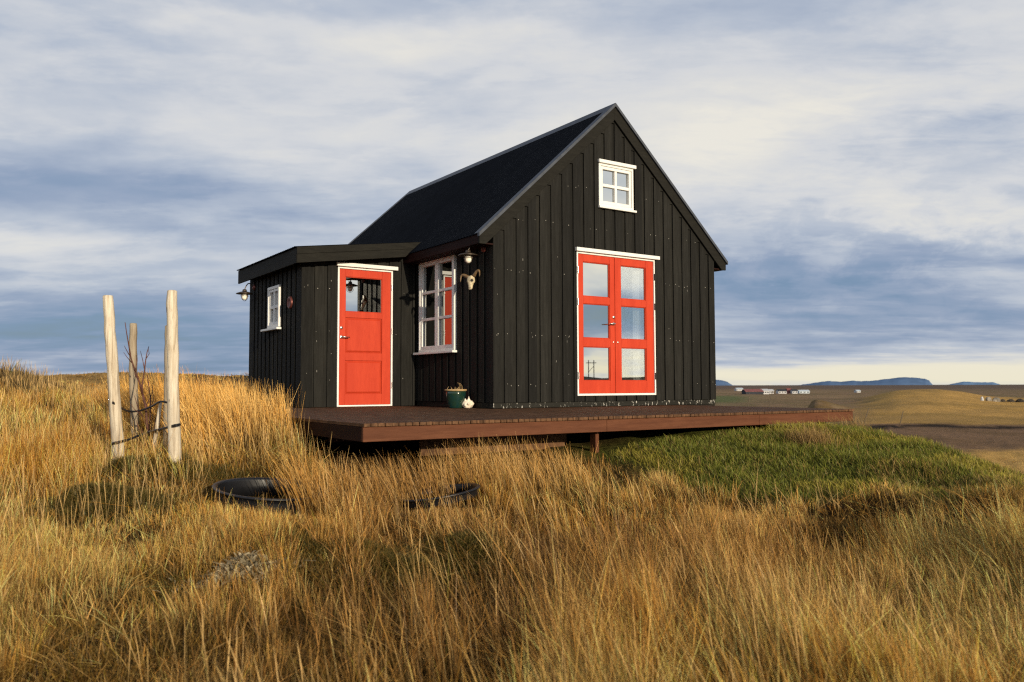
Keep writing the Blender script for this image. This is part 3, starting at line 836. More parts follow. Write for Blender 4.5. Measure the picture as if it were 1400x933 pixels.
# skirting and plinths
mb = MB(); FG.box(mb, .004, W-.004, -.10, -.012, 0.004, .074); mb.build('skirting_board', M['skirt'], cabin, .002)
mb = MB(); FS.box(mb, .10, AYF, -.10, -.012, .004, .074)
FR_.box(mb, .1, YB, -.10, -.02, -.62, -.2); FB.box(mb, 0, W, -.10, -.02, -.62, -.2)
FG.box(mb, 3.56, W-.01, -.09, -.02, -.62, .0)
FL.box(mb, AYF+.02, AYB-.02, -.10, -.015, -.5, .0)
FB2.box(mb, AXL+.02, -.03, -.1, -.02, -.5, -.2); FA.box(mb, AXL+.01, -.03, -.09, -.03, -.5, .0)
mb.build('plinth', M['black_x'], cabin)
# inside floor and dark linings
mb = MB(); mb.box(.1, W-.1, .12, YB-.12, -.02, .02); mb.box(AXL+.1, -.12, AYF+.12, AYB-.12, -.02, .015)
mb.build('inner_floor', M['dark'], cabin)

# main roof
def roof_sheet(mb, A0, A1, B0, B1, nrm, ny, wl=.076, amp=.008, rows=1):
    """corrugated sheet between edge A0-A1 (upper) and B0-B1 (lower)"""
    A0, A1, B0, B1, nrm = map(Vector, (A0, A1, B0, B1, nrm))
    length = (A1-A0).length; n = int(length/wl*6); base = len(mb.v)
    for i in range(n+1):
        f = i/n; off = nrm*(amp*math.sin(2*math.pi*f*length/wl))
        mb.v.append(tuple(A0.lerp(A1, f)+off)); mb.v.append(tuple(B0.lerp(B1, f)+off))
    for i in range(n):
        q = base+2*i; mb.face((q, q+1, q+3, q+2), True)
nl = Vector((-SLP, 0, 1)).normalized(); nrgt = Vector((SLP, 0, 1)).normalized()
Y0, Y1 = -.045, RDG
roof = MB()
ze_ = zs(-OH); zr_ = zs(W/2)
roof_sheet(roof, (W/2, Y0+.05, zr_), (W/2, Y1-.03, zr_), (-OH-.015, Y0+.05, ze_-.014), (-OH-.015, Y1-.03, ze_-.014), nl, 0)
roof_sheet(roof, (W/2, Y0+.05, zr_), (W/2, Y1-.03, zr_), (W+OH+.015, Y0+.05, ze_-.014), (W+OH+.015, Y1-.03, ze_-.014), nrgt, 0)
# roof boarding under the sheets
for sgn in (0, 1):
    X = (lambda x: x) if sgn == 0 else (lambda x: W-x)
    pl_ = [(X(-OH+.032), Y0+.02, ze_-.02+.03), (X(W/2), Y0+.02, zr_-.02), (X(W/2), Y0+.02, zr_-.16), (X(-OH+.032), Y0+.02, ze_-.116+.03)]
    roof.prism(pl_, (0, Y1-Y0-.04, 0))
roof_o = roof.build('roof', M['roof'], cabin)
mb = MB()
for sgn in (0, 1):
    X = (lambda x: x) if sgn == 0 else (lambda x: W-x)
    a = .13
    mb.prism([(X(W/2), Y0-.01, zr_+.022), (X(W/2-a), Y0-.01, zr_+.016-a*SLP), (X(W/2-a), Y0-.01, zr_+.010-a*SLP), (X(W/2), Y0-.01, zr_+.014)], (0, Y1-Y0+.02, 0))
mb.build('ridge_cap', M['trim'], roof_o)
def verge(y0, y1):
    mb = MB()
    for sgn in (0, 1):
        X = (lambda x: x) if sgn == 0 else (lambda x: W-x)
        mb.prism([(X(-OH-.02), y0, zs(-OH)-.005), (X(W/2), y0, zr_+.013), (X(W/2), y0, zr_-.032), (X(-OH-.02), y0, zs(-OH)-.05)], (0, y1-y0, 0))
        mb.prism([(X(-OH-.02), y0, zs(-OH)-.004), (X(W/2), y0, zr_+.0135), (X(W/2), y0, zr_+.018), (X(-OH-.02), y0, zs(-OH)+.001)], (0, (y1-y0)*2.6, 0))
    return mb
verge(Y0-.022, Y0+.028).build('verge_trim', M['trim'], roof_o)
verge(Y1+.022, Y1-.028).build('verge_trim', M['trim'], roof_o)
for sgn in (0, 1):
    X = (lambda x: x) if sgn == 0 else (lambda x: W-x)
    t0, t1 = .034, .235
    for (yy, th) in ((-.018, .020), ):
        mb = MB()
        p = [(X(-OH), -.018-.020, zs(-OH)-t0), (X(W/2), -.018-.020, zr_-t0), (X(W/2), -.018-.020, zr_-t1), (X(-OH+.10), -.018-.020, zs(-OH+.10)-t1), (X(-OH), -.018-.020, zs(-OH)-t1+.09)]
        mb.prism(p, (0, .034, 0))
        mb.build('barge_board', M['black_x'], cabin, .003)
mb = MB(); mb.box(-OH+.002, -OH+.028, .0, Y1-.05, ze_-.14, ze_-.012); mb.box(-OH+.028, .0, .0, Y1-.05, ze_-.14, ze_-.118)
mb.build('eave_board', M['soffit'], cabin, .003)
mb = MB(); mb.box(W+OH-.028, W+OH-.002, .0, Y1-.05, ze_-.14, ze_-.022); mb.box(W, W+OH-.028, .0, Y1-.05, ze_-.14, ze_-.118)
mb.build('eave_board', M['soffit'], cabin, .003)

# lean-to roof
AX0, AY0, AY1 = -2.017, 2.0017, 4.92
lr_ = MB()
nA = Vector((-(AZR-AZL)/1.967, 0, 1)).normalized()
roof_sheet(lr_, (-.04, AY0+.02, za(-.04)+.012), (-.04, AY1, za(-.04)+.012), (AX0-.03, AY0+.02, za(AX0)+.006), (AX0-.03, AY1, za(AX0)+.006), nA, 0, amp=.009)
lr_.prism([(AX0+.03, AY0+.03, za(AX0)-.008), (-.06, AY0+.03, za(-.06)-.008), (-.06, AY0+.03, za(-.06)-.06), (AX0+.03, AY0+.03, za(AX0)-.06)], (0, AY1-AY0-.06, 0))
lr_.build('lean_to_roof', M['roof'], cabin)
mb = MB()
z0a, z1a = za(AX0), za(-.05)
def cutx(z): return (z-ZE-RTH)/SLP-.004
xt, xm, xb = cutx(za(-.05)), cutx(za(-.1)-.10), cutx(za(-.25)-.215)
mb.prism([(AX0, AY0, z0a+.004), (xt, AY0, za(xt)+.004), (xm, AY0, za(xm)-.095), (AX0, AY0, z0a-.095)], (0, .024, 0))
mb.prism([(AX0+.004, AY0+.006, z0a-.096), (xm, AY0+.006, za(xm)-.096), (xb, AY0+.006, za(xb)-.215), (AX0+.004, AY0+.006, z0a-.222)], (0, .022, 0))
mb.build('lean_to_fascia', M['black_x'], cabin, .002)
mb = MB(); mb.box(AX0, AX0+.024, AY0+.026, AY1, z0a-.222, z0a-.002)
mb.build('lean_to_fascia', M['black_x'], cabin, .002)
mb = MB(); mb.prism([(AX0+.026, AY0+.03, z0a-.16), (AX0+.026, AYB, z0a-.16), (AXL-.002, AYB, z0a-.16), (AXL-.002, AY0+.03, z0a-.16)], (0, 0, .02))
mb.prism([(AXL, AY0+.03, z0a-.14), (-.26, AY0+.03, za(-.26)-.14), (-.26, AYF-.002, za(-.26)-.14), (AXL, AYF-.002, z0a-.14)], (0, 0, .02))
mb.build('lean_to_soffit', M['black_x'], cabin)

# ---- joinery helpers
def ring_frame(fr, mb, u0, u1, z0, z1, t, w0, w1, tb=None):
    tb = t if tb is None else tb
    fr.box(mb, u0, u0+t, w0, w1, z0, z1); fr.box(mb, u1-t, u1, w0, w1, z0, z1)
    fr.box(mb, u0+t, u1-t, w0, w1, z1-t, z1); fr.box(mb, u0+t, u1-t, w0, w1, z0, z0+tb)

def panes(fr, parent, rects, w, mat='glass'):
    mb = MB()
    for u0, u1, z0, z1 in rects: fr.box(mb, u0-.006, u1+.006, w-.003, w, z0-.006, z1+.006)
    return mb.build('pane', M[mat], parent)

def window(fr, o, name, cols, rows, stile, munt, outer, gmat, w_out=.012, casements=1, sill=None, head=None, label=None):
    u0, u1, z0, z1 = o
    mb = MB(); ring_frame(fr, mb, u0, u1, z0, z1, outer, -.07, w_out)
    fr_o = mb.build(name, M['white'], cabin, .003)
    if label: fr_o['label'] = label
    a0, a1, b0, b1 = u0+outer, u1-outer, z0+outer, z1-outer
    cw = (a1-a0)/casements; rects = []
    mb = MB()
    for c in range(casements):
        l, r = a0+c*cw+.002, a0+(c+1)*cw-.002
        ring_frame(fr, mb, l, r, b0+.002, b1-.002, stile, -.045, w_out-.012)
        il, ir, ib, it = l+stile, r-stile, b0+.002+stile, b1-.002-stile
        for k in range(1, cols):
            m_ = il+(ir-il)*k/cols; fr.box(mb, m_-munt/2, m_+munt/2, -.04, w_out-.016, ib, it)
        for k in range(1, rows):
            m_ = ib+(it-ib)*k/rows
            for j in range(cols):
                q0 = il+(ir-il)*j/cols+(munt/2 if j else 0); q1 = il+(ir-il)*(j+1)/cols-(munt/2 if j < cols-1 else 0)
                fr.box(mb, q0, q1, -.04, w_out-.016, m_-munt/2, m_+munt/2)
        for j in range(cols):
            for k in range(rows):
                rects.append((il+(ir-il)*j/cols+munt/2*(j > 0), il+(ir-il)*(j+1)/cols-munt/2*(j < cols-1), ib+(it-ib)*k/rows+munt/2*(k > 0), ib+(it-ib)*(k+1)/rows-munt/2*(k < rows-1)))
    mb.build('sash', M['white'], fr_o, .003)
    panes(fr, fr_o, rects, -.028, gmat)
    if sill:
        mb = MB(); s0, s1, zz, out = sill
        fr.box(mb, s0, s1, .0045, out, zz, zz+.034); mb.build('sill', M['white'], fr_o, .006, 2)
    if head:
        mb = MB(); s0, s1, zz, hh_, out = head
        fr.box(mb, s0, s1, .0045, out, zz, zz+hh_); mb.build('head_trim', M['white'], fr_o, .004)
    return fr_o

window(FG, UW, 'gable_window', 2, 2, .045, .045, .035, 'glass_room', head=(1.838, 2.572, 3.613, .052, .05), sill=(1.838, 2.572, 2.935, .05), w_out=.018)
window(FS, SW, 'side_window', 1, 3, .05, .04, .035, 'glass_dim', casements=2, sill=(.96, 2.19, .788, .085), w_out=.022)
window(FL, AW, 'lean_to_window', 2, 2, .04, .05, .045, 'glass_room', sill=(3.08, 3.88, 1.180, .08), w_out=.03)

# ---- double door
mb = MB(); ring_frame(FG, mb, DD[0], DD[1], DD[2], DD[3], .024, -.08, .010, .03)
df = mb.build('door_frame', M['white'], cabin, .002)
mb = MB(); FG.box(mb, 1.398, 3.04, .0045, .055, 2.252, 2.306); mb.build('head_trim', M['white'], df, .004)
def rails(fr, mb, u0, u1, z0, z1, sl, sr, bars, w0, w1):
    """stiles left and right and rails given as (za, zb)"""
    fr.box(mb, u0, u0+sl, w0, w1, z0, z1); fr.box(mb, u1-sr, u1, w0, w1, z0, z1)
    for a, b in bars: fr.box(mb, u0+sl, u1-sr, w0, w1-.0015, a, b)
PZ = ((.378, .873), (1.000, 1.502), (1.609, 2.114))
for (u0, u1, p0, p1, hs) in ((1.454, 2.160, 1.554, 2.062, 0), (2.164, 2.941, 2.284, 2.790, 1)):
    mb = MB(); rails(FG, mb, u0, u1, .193, 2.222, p0-u0, u1-p1, ((.193, PZ[0][0]), (PZ[0][1], PZ[1][0]), (PZ[1][1], PZ[2][0]), (PZ[2][1], 2.222)), -.055, -.004)
    for z0, z1 in PZ:   # glazing beads
        ring_frame(FG, mb, p0, p1, z0, z1, .011, -.05, -.016)
    leaf = mb.build('door_leaf', M['red'], cabin, .003)
    panes(FG, leaf, [(p0, p1, z0, z1) for z0, z1 in PZ], -.032, 'glass_room' if hs == 0 else 'glass')
    hx = DD[0]+.012 if hs == 0 else DD[1]-.012
    for hz in (.45, 1.52, 1.98):
        h = MB(); FG.box(h, hx-.011, hx+.011, .011, .022, hz-.05, hz+.05); h.lathe([(.0075, -.05), (.0075, .05)], FG.p(hx, .022, hz), (0, 0, 1), 8)
        h.build('hinge', M['steel'] if hs == 0 else M['dark'], leaf)
    if hs == 0:
        mb = MB(); FG.box(mb, 2.152, 2.180, -.0025, .008, .193, 2.222); mb.build('astragal', M['red'], leaf, .003)
        mb = MB(); FG.cyl(mb, 2.118, -.004, 1.222, .024, .012, 16)
        mb.tube([FG.p(2.118, .0, 1.222), FG.p(2.118, .05, 1.222), FG.p(2.105, .058, 1.222), FG.p(2.00, .058, 1.216)], [.009, .009, .010, .008], 8)
        mb.build('handle', M['steel'], leaf)
        mb = MB(); FG.cyl(mb, 2.125, -.004, 1.322, .022, .014, 16); mb.build('lock', M['steel'], leaf)
        mb = MB(); FG.cyl(mb, 2.118, -.004, .95, .014, .010, 12); mb.build('bolt_knob', M['steel'], leaf)
    else:
        mb = MB(); FG.cyl(mb, 2.205, -.004, .95, .014, .010, 12); mb.build('bolt_knob', M['steel'], leaf)

# ---- front door of the lean-to
mb = MB(); ring_frame(FA, mb, FD[0], FD[1], .006, FD[3], .026, -.09, .012, .022)
ff_ = mb.build('door_frame', M['white'], cabin, .002)
mb = MB(); FA.box(mb, -1.342, -.350, .0045, .06, 2.089, 2.145); mb.build('head_trim', M['white'], ff_, .004)
mb = MB()
d0, d1 = -1.285, -.447; pa, pb = -1.184, -.588
rails(FA, mb, d0, d1, .030, 2.058, pa-d0, d1-pb, ((.030, .192), (.690, .806), (1.332, 1.421), (1.946, 2.058)), -.060, -.008)
ring_frame(FA, mb, pa, pb, 1.421, 1.946, .010, -.055, -.018)
for z0, z1 in ((.192, .690), (.806, 1.332)):
    FA.box(mb, pa, pb, -.05, -.026, z0, z1)
fdoor = mb.build('front_door', M['red'], cabin, .003)
for z0, z1 in ((.192, .690), (.806, 1.332)):
    mb = MB(); i = .034
    a = [FA.p(pa+.006, -.026, z0+.006), FA.p(pb-.006, -.026, z0+.006), FA.p(pb-.006, -.026, z1-.006), FA.p(pa+.006, -.026, z1-.006)]
    c = [FA.p(pa+i, -.006, z0+i), FA.p(pb-i, -.006, z0+i), FA.p(pb-i, -.006, z1-i), FA.p(pa+i, -.006, z1-i)]
    mb.hexa([*a, *c]); mb.build('raised_panel', M['red'], fdoor, .004)
panes(FA, fdoor, [(pa, pb, 1.421, 1.946)], -.034, 'glass_room')
mb = MB(); FA.cyl(mb, -1.247, -.008, 1.037, .025, .012, 16)
mb.tube([FA.p(-1.247, 0, 1.037), FA.p(-1.247, .048, 1.037), FA.p(-1.235, .056, 1.037), FA.p(-1.14, .056, 1.032)], [.009, .009, .010, .008], 8)
mb.build('handle', M['steel'], fdoor)
mb = MB(); FA.cyl(mb, -1.249, -.008, 1.175, .023, .014, 16); mb.build('lock', M['steel'], fdoor)
for hz in (.32, 1.15, 1.82):
    h = MB(); FA.box(h, -.441, -.425, .0125, .022, hz-.045, hz+.045); h.lathe([(.007, -.045), (.007, .045)], FA.p(-.433, .022, hz), (0, 0, 1), 8)
    h.build('hinge', M['steel'], fdoor)

# ---- curtain hanging inside the right door leaf
mb = MB(); n = 40; base = len(mb.v)
for i in range(n+1):
    f = i/n; x = 2.66+.20*f; y = .165+.022*math.sin(f*2*math.pi*5)+.006*math.sin(f*31)
    mb.v.append((x+.01*math.sin(f*9), y, .10)); mb.v.append((x, y, 2.08))
for i in range(n): q_ = base+2*i; mb.face((q_, q_+1, q_+3, q_+2), True)
cu = mb.build('curtain', M['curtain']); tag(cu, 'white pleated curtain hanging behind the glass of the double door', 'curtain')

# ------------------------------------------------------------------ deck
deck = empty('wooden_deck', (0, -3.0, -.15), 'low dark brown timber deck running along the front of the cabin', 'deck')
X0, X1, YD = -3.2058, 3.518, -3.0
mb = MB(); rnd = random.Random(5)
x = X0; k = 0
while x < X1-.02:
    w = min(.064, X1-x); j = rnd.uniform(-.004, .004)
    segs = []
    y1 = 2.62 if x < AXL-.06 else (AYF-.03 if x < -.12 else -.005)
    if x > AXL-.12 and x < AXL-.06: y1 = 2.62
    mb.box(x, x+w-.0055, YD-.022+j, y1, -.028, .0+rnd.uniform(-.0015, .0015)); x += .064
mb.build('deck_boards', M['deck'], deck, .0025)
mb = MB(); fx = X0
for L_ in (2.62, 2.30, 1.80):
    e = min(fx+L_, X1); mb.box(fx+.001, e-.0015, YD, YD+.032, -.152, -.0305); fx = e
mb.build('edge_board', M['fascia'], deck, .003)
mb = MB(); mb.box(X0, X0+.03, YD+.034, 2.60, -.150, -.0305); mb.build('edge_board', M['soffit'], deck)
mb = MB(); mb.box(X1-.032, X1, YD+.034, -.03, -.150, -.0305); mb.build('edge_board', M['fascia'], deck)
mb = MB()
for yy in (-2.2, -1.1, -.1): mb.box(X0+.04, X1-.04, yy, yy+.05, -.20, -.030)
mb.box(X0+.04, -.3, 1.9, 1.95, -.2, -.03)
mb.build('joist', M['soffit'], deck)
mb = MB(); mb.box(-2.3, -.55, -2.30, -2.26, -.36, -.205); mb.build('bearer_board', M['deck'], deck, .004)
for lx, wd in ((-.60, .045), (3.10, .075)):
    yb = -2.84
    mb = MB(); mb.box(lx, lx+wd, yb, yb+.09, float(height(np.array(lx), np.array(yb)))-.3, -.032); mb.build('deck_post', M['fascia'], deck, .004)

# ------------------------------------------------------------------ lamps, plate, skull, pot, shell
def lamp(loc, label, out=.25):
    """loc on the wall; the wall faces -x"""
    o = empty('wall_lamp', loc, label, 'lamp', 'barn lamps on the cabin walls')
    l = Vector(loc)
    mb = MB(); mb.lathe([(0, .030), (.020, .030), (.036, .020), (.052, .012), (.055, .0)], l, (-1, 0, 0), 20); mb.build('wall_plate', M['brass'], o)
    mb = MB(); pth = []
    for i in range(15):
        f = i/14; pth.append(l+Vector((-.02-(out-.02)*f, 0, -.005+.075*math.sin(f*math.pi*.86)**1.0 - .075*f*f*f)))
    pth.append(l+Vector((-out, 0, -.10)))
    mb.tube(pth, .0085, 8); mb.build('arm', M['lampmetal'], o)
    c = l+Vector((-out, 0, .02))
    mb = MB(); mb.lathe([(.014, -.062), (.030, -.066), (.036, -.085), (.036, -.10), (.070, -.108), (.128, -.128), (.140, -.142), (.136, -.143), (.065, -.116), (.02, -.110)], c, (0, 0, 1), 28)
    mb.build('shade', M['lampmetal'], o)
    mb = MB(); mb.lathe([(.026, -.116), (.044, -.134), (.050, -.175), (.042, -.218), (.022, -.238), (0, -.243)], c, (0, 0, 1), 18); bu = mb.build('bulb', M['bulb'], o)
    mb = MB()
    for k in range(4):
        a = k*math.pi/2+.4
        mb.tube([c+Vector((r_*math.cos(a), r_*math.sin(a), z_)) for r_, z_ in ((.060, -.114), (.066, -.175), (.056, -.225), (.022, -.254), (0, -.258))], .0032, 6)
    pts = [c+Vector((.066*math.cos(a), .066*math.sin(a), -.175)) for a in np.linspace(0, 2*math.pi, 19)]
    mb.tube(pts, .003, 6, False); mb.build('cage', M['lampmetal'], o)
    return o
lamp((0, .245, 2.195), 'curved arm barn lamp beside the white casement window under the main eave')
lamp((AXL, 4.50, 1.965), 'curved arm barn lamp at the outer far corner of the lean-to', .16)
mb = MB(); mb.lathe([(0, .012), (.045, .014), (.075, .030), (.088, .026), (.092, .012), (.092, 0)], (AXL, 2.69, 1.555), (-1, 0, 0), 28)
o = mb.build('wall_disc', M['brass']); tag(o, 'round reddish metal disc on the lean-to wall near its small window', 'wall disc')

# horned skull on the side wall
sk_o = Vector((-.07, .465, 1.80))
sk = empty('horned_skull', (0, .465, 1.80), 'pale horned animal skull hung on the dark side wall under the lamp', 'skull')
axs = Vector((-.28, -.26, -.92)).normalized(); sx_ = Vector((-.35, .94, -.15)); sx_ = (sx_-axs*sx_.dot(axs)).normalized(); sy_ = sx_.cross(axs)
if sy_.x > 0: sy_ = -sy_
mb = MB(); prof = [(-.040, .012, .012, 0), (-.030, .040, .030, 0), (-.01, .052, .042, .002), (.015, .056, .044, .002), (.040, .062, .042, 0), (.058, .063, .038, -.002), (.075, .046, .032, -.004), (.10, .034, .028, -.006), (.13, .030, .024, -.008), (.155, .030, .018, -.010), (.168, .022, .012, -.010), (.174, .010, .006, -.010)]
n = 24
for z_, a_, b_, dy in prof:
    for k in range(n):
        t_ = 2*math.pi*k/n; ca, sa = math.cos(t_), math.sin(t_)
        mb.v.append(tuple(sk_o+axs*z_+sx_*(a_*math.copysign(abs(ca)**.8, ca))+sy_*(b_*math.copysign(abs(sa)**.8, sa)+dy)))
for i in range(len(prof)-1):
    for k in range(n): mb.face((i*n+k, i*n+(k+1) % n, (i+1)*n+(k+1) % n, (i+1)*n+k), True)
mb.face([k for k in range(n-1, -1, -1)]); mb.face([(len(prof)-1)*n+k for k in range(n)])
mb.build('cranium', M['bone'], sk)
for s in (-1, 1):
    mb = MB(); dv = (sx_*s*.8+sy_*.6).normalized()
    mb.lathe([(0, .004), (.012, .003), (.019, -.001), (.020, -.012)], sk_o+axs*.052+sx_*(s*.049)+sy_*.029, dv, 16); mb.build('eye_socket', M['socket'], sk)
    mb = MB(); mb.lathe([(0, .003), (.006, .002), (.007, -.006)], sk_o+axs*.150+sx_*(s*.010)+sy_*.008, sy_, 10); mb.build('nostril', M['socket'], sk)
    pts, rads_ = [], []
    b0 = sk_o-axs*.012+sx_*(s*.034)+sy_*.004
    for i in range(15):
        f = i/14; a = f*2.5
        pts.append(b0+sx_*(s*(.012+.125*math.sin(a*.66)))-axs*(.010+.075*math.sin(a*.85)-.11*f**3)+sy_*(.03*math.sin(a)))
        rads_.append(.023*(1-f)**.7+.004)
    mb = MB(); mb.tube(pts, rads_, 10); mb.build('horn', M['horn'], sk)

# flower pot
pc = Vector((-.225, .62, .0))
pot = empty('flower_pot', pc, 'dark green glazed pot with dead stems standing on the deck by the side wall', 'flower pot')
mb = MB(); mb.lathe([(0, .002), (.092, .002), (.098, .012), (.112, .06), (.130, .13), (.140, .20), (.142, .238), (.136, .238), (.130, .19), (.05, .18)], pc, (0, 0, 1), 36); mb.build('pot_body', M['pot'], pot)
mb = MB(); mb.lathe([(.141, .236), (.152, .240), (.156, .250), (.152, .262), (.138, .262), (.134, .238)], pc, (0, 0, 1), 36); mb.build('rim', M['potrim'], pot)
mb = MB(); mb.lathe([(.133, .235), (.09, .243), (.04, .246), (0, .246)], pc, (0, 0, 1), 24); mb.build('soil', M['soil'], pot)
mb = MB(); rnd = random.Random(2)
for k in range(16):
    a, r_ = rnd.uniform(0, 6.28), rnd.uniform(.02, .12); b0 = pc+Vector((r_*math.cos(a), r_*math.sin(a), .24)); h_ = rnd.uniform(.02, .06)
    mb.tube([b0, b0+Vector((rnd.uniform(-.01, .01), rnd.uniform(-.01, .01), h_*.6)), b0+Vector((rnd.uniform(-.03, .03), rnd.uniform(-.03, .03), h_))], [.004, .003, .002], 5)
for k in range(3):
    b0 = pc+Vector((.04+.02*k, -.03, .24)); mb.tube([b0, b0+Vector((.0, -.01, .06)), b0+Vector((-.02-.01*k, -.02, .105)), b0+Vector((-.05, -.03, .11-.02*k))], [.003, .0025, .002, .0015], 5)
mb.build('dead_stems', M['potrim'], pot)

# conch shell
sc = Vector((-.10, .52, .0)); mb = MB()
axc = (RT*.8+FW*.1+UPV*.05).normalized(); side = Vector((-FW.x, -FW.y, 0)); upc = UPV
rows = 40; n = 40; prof = lambda f: .054*(math.sin(min(1, f*1.0)*math.pi)**.75)*(1.25-.55*f)+.004
lenc = .20; base = len(mb.v)
for i in range(rows+1):
    f = i/rows
    for k in range(n):
        t_ = 2*math.pi*k/n
        sp = 1+.95*math.exp(-((f-.36)/.07)**2)*max(0, math.cos(5*t_))**4+.8*math.exp(-((f-.62)/.06)**2)*max(0, math.cos(5*t_+1))**4+.4*math.exp(-((f-.15)/.05)**2)*max(0, math.cos(5*t_+2))**3
        flare = 1+.45*math.exp(-((f-.55)/.25)**2)*max(0, math.cos(t_+.7))
        r_ = prof(f)*sp*flare
        p = sc+axc*(.095-lenc*f)+side*(r_*math.cos(t_))+upc*(.055+r_*math.sin(t_)+.012*f)
        mb.v.append((p.x, p.y, max(p.z, .003)))
for i in range(rows):
    for k in range(n): mb.face((base+i*n+k, base+i*n+(k+1) % n, base+(i+1)*n+(k+1) % n, base+(i+1)*n+k), True)
o = mb.build('conch_shell', M['shell']); tag(o, 'spiky cream conch shell lying on the deck beside the green pot', 'shell')

# ------------------------------------------------------------------ posts, sapling, ties
def post(pix, depth, rad_px, label, seed, wood='post'):
    rnd = random.Random(seed); pts, rr2 = [], []
    pts0 = [at(u, v, depth) for u, v in pix]
    n = 14
    for i in range(n+1):
        f = i/n*(len(pts0)-1); a = min(int(f), len(pts0)-2); p = pts0[a].lerp(pts0[a+1], f-a)
        pts.append(p+Vector((rnd.uniform(-.004, .004), rnd.uniform(-.004, .004), 0)))
        rr2.append((rad_px[0]+(rad_px[1]-rad_px[0])*i/n)/F_PX*depth*(1+rnd.uniform(-.03, .03)))
    down = (pts[-1]-pts[-2]).normalized()
    pts.append(pts[-1]+down*.35); rr2.append(rr2[-1])
    rr2[0] *= .93; pts.insert(0, pts[0]+Vector((0, 0, .006))); rr2.insert(0, rr2[0]*.75)
    loc = Vector(pts[-1]); mb = MB(); mb.tube(pts, rr2, 18)
    o = mb.build('stake_post', M[wood])
    return tag(o, label, 'post', 'tree stakes around the sapling')
post([(148, 405), (152, 480), (158, 560), (163, 640)], 7.0, (6.9, 8.2), 'pale round stake leaning left of the bare sapling, outermost of the four', 1)
post([(235, 398), (236, 480), (237, 560), (239, 640)], 6.8, (7.0, 8.6), 'tallest pale round stake standing right of the bare sapling', 2)
post([(182.5, 443), (182, 500), (184, 560), (185, 640)], 8.2, (5.0, 5.6), 'short knotty stake standing straight behind the bare sapling', 3, 'oldpost')
post([(231, 446), (230.5, 500), (229.5, 560), (229, 640)], 7.7, (5.2, 6.2), 'stake mostly hidden behind the tallest pale stake', 4, 'oldpost')
mb = MB(); mb.tube([at(219.5, 551, 7.15), at(216, 575, 7.15), at(211.5, 605, 7.15), at(208, 630, 7.15)], [.013, .016, .017, .018], 8)
o = mb.build('wooden_stick', M['post']); tag(o, 'thin pale stick leaning against the stakes by the sapling', 'stick')

sap = empty('bare_sapling', at(204, 632, 7.5), 'thin leafless reddish sapling between the wooden stakes', 'sapling')
def twig(mb, pix, r0, r1, d0=7.5, d1=7.5):
    n = len(pix); pts = [at(u, v, d0+(d1-d0)*i/(n-1)) for i, (u, v) in enumerate(pix)]
    mb.tube(pts, [r0+(r1-r0)*i/(n-1) for i in range(n)], 7)
mb = MB()
twig(mb, [(205, 650), (203, 610), (201, 580), (199, 555), (195, 540)], .013, .010)
mb.build('trunk', M['twig'], sap)
mb = MB()
twig(mb, [(195, 541), (191, 524), (185, 508), (179, 490), (176, 472), (173, 455), (171, 441)], .009, .003, 7.5, 7.3)
twig(mb, [(177, 486), (173, 479), (170, 473)], .004, .002, 7.4, 7.35)
twig(mb, [(195, 541), (194, 528), (197, 511), (199, 494), (201, 482), (203.5, 474)], .008, .003, 7.5, 7.65)
twig(mb, [(197.5, 505), (195, 492), (192, 480)], .004, .002, 7.58, 7.7)
twig(mb, [(199, 492), (204, 484), (203, 478)], .0035, .002, 7.6, 7.6)
twig(mb, [(203, 600), (205, 570), (206, 545), (203, 525), (201, 512)], .008, .003, 7.5, 7.6)
twig(mb, [(202, 590), (196, 572), (188, 556), (184, 541)], .006, .0025, 7.5, 7.35)
twig(mb, [(204, 612), (209, 590), (214, 570)], .006, .003, 7.5, 7.6)
twig(mb, [(202, 625), (197, 600), (193, 585)], .006, .003, 7.5, 7.4)
twig(mb, [(185, 508), (187, 496), (186, 486)], .004, .002, 7.4, 7.5)
twig(mb, [(181, 497), (174, 489), (169, 482)], .004, .0015, 7.45, 7.35)
twig(mb, [(190, 522), (184, 512), (182, 500)], .004, .0015, 7.5, 7.6)
twig(mb, [(200, 555), (208, 538), (209, 522)], .004, .0015, 7.5, 7.6)
twig(mb, [(206, 560), (210, 545), (208, 530)], .004, .0015, 7.55, 7.65)
twig(mb, [(192, 566), (184, 560), (178, 552)], .004, .0015, 7.4, 7.35)
twig(mb, [(204, 620), (208, 600), (207, 580), (210, 560)], .005, .002, 7.5, 7.55)
twig(mb, [(200, 600), (190, 588), (186, 575)], .005, .002, 7.45, 7.4)
mb.build('branches', M['twig'], sap)

def tie(pix, width, label):
    mb = MB(); pts = []
    ctrl = [at(u, v, d_) for u, v, d_ in pix]
    base = 0; nsub = 6; path = []
    for i in range(len(ctrl)-1):
        p0, p1, p2, p3 = ctrl[max(i-1, 0)], ctrl[i], ctrl[i+1], ctrl[min(i+2, len(ctrl)-1)]
        for k in range(nsub):
            t_ = k/nsub; path.append(.5*((2*p1)+(p2-p0)*t_+(2*p0-5*p1+4*p2-p3)*t_*t_+(3*p1-p0-3*p2+p3)*t_**3))
    path.append(ctrl[-1])
    for i, p in enumerate(path):
        for dz, dn in ((-width/2, -.003), (width/2, -.003), (width/2, .003), (-width/2, .003)):
            mb.v.append(tuple(p+Vector((0, 0, dz))+FW*dn))
    for i in range(len(path)-1):
        for k in range(4): mb.face((i*4+k, i*4+(k+1) % 4, (i+1)*4+(k+1) % 4, (i+1)*4+k), True)
    o = mb.build('tree_tie', M['strap']); tag(o, label, 'strap', 'black rubber ties between the stakes')
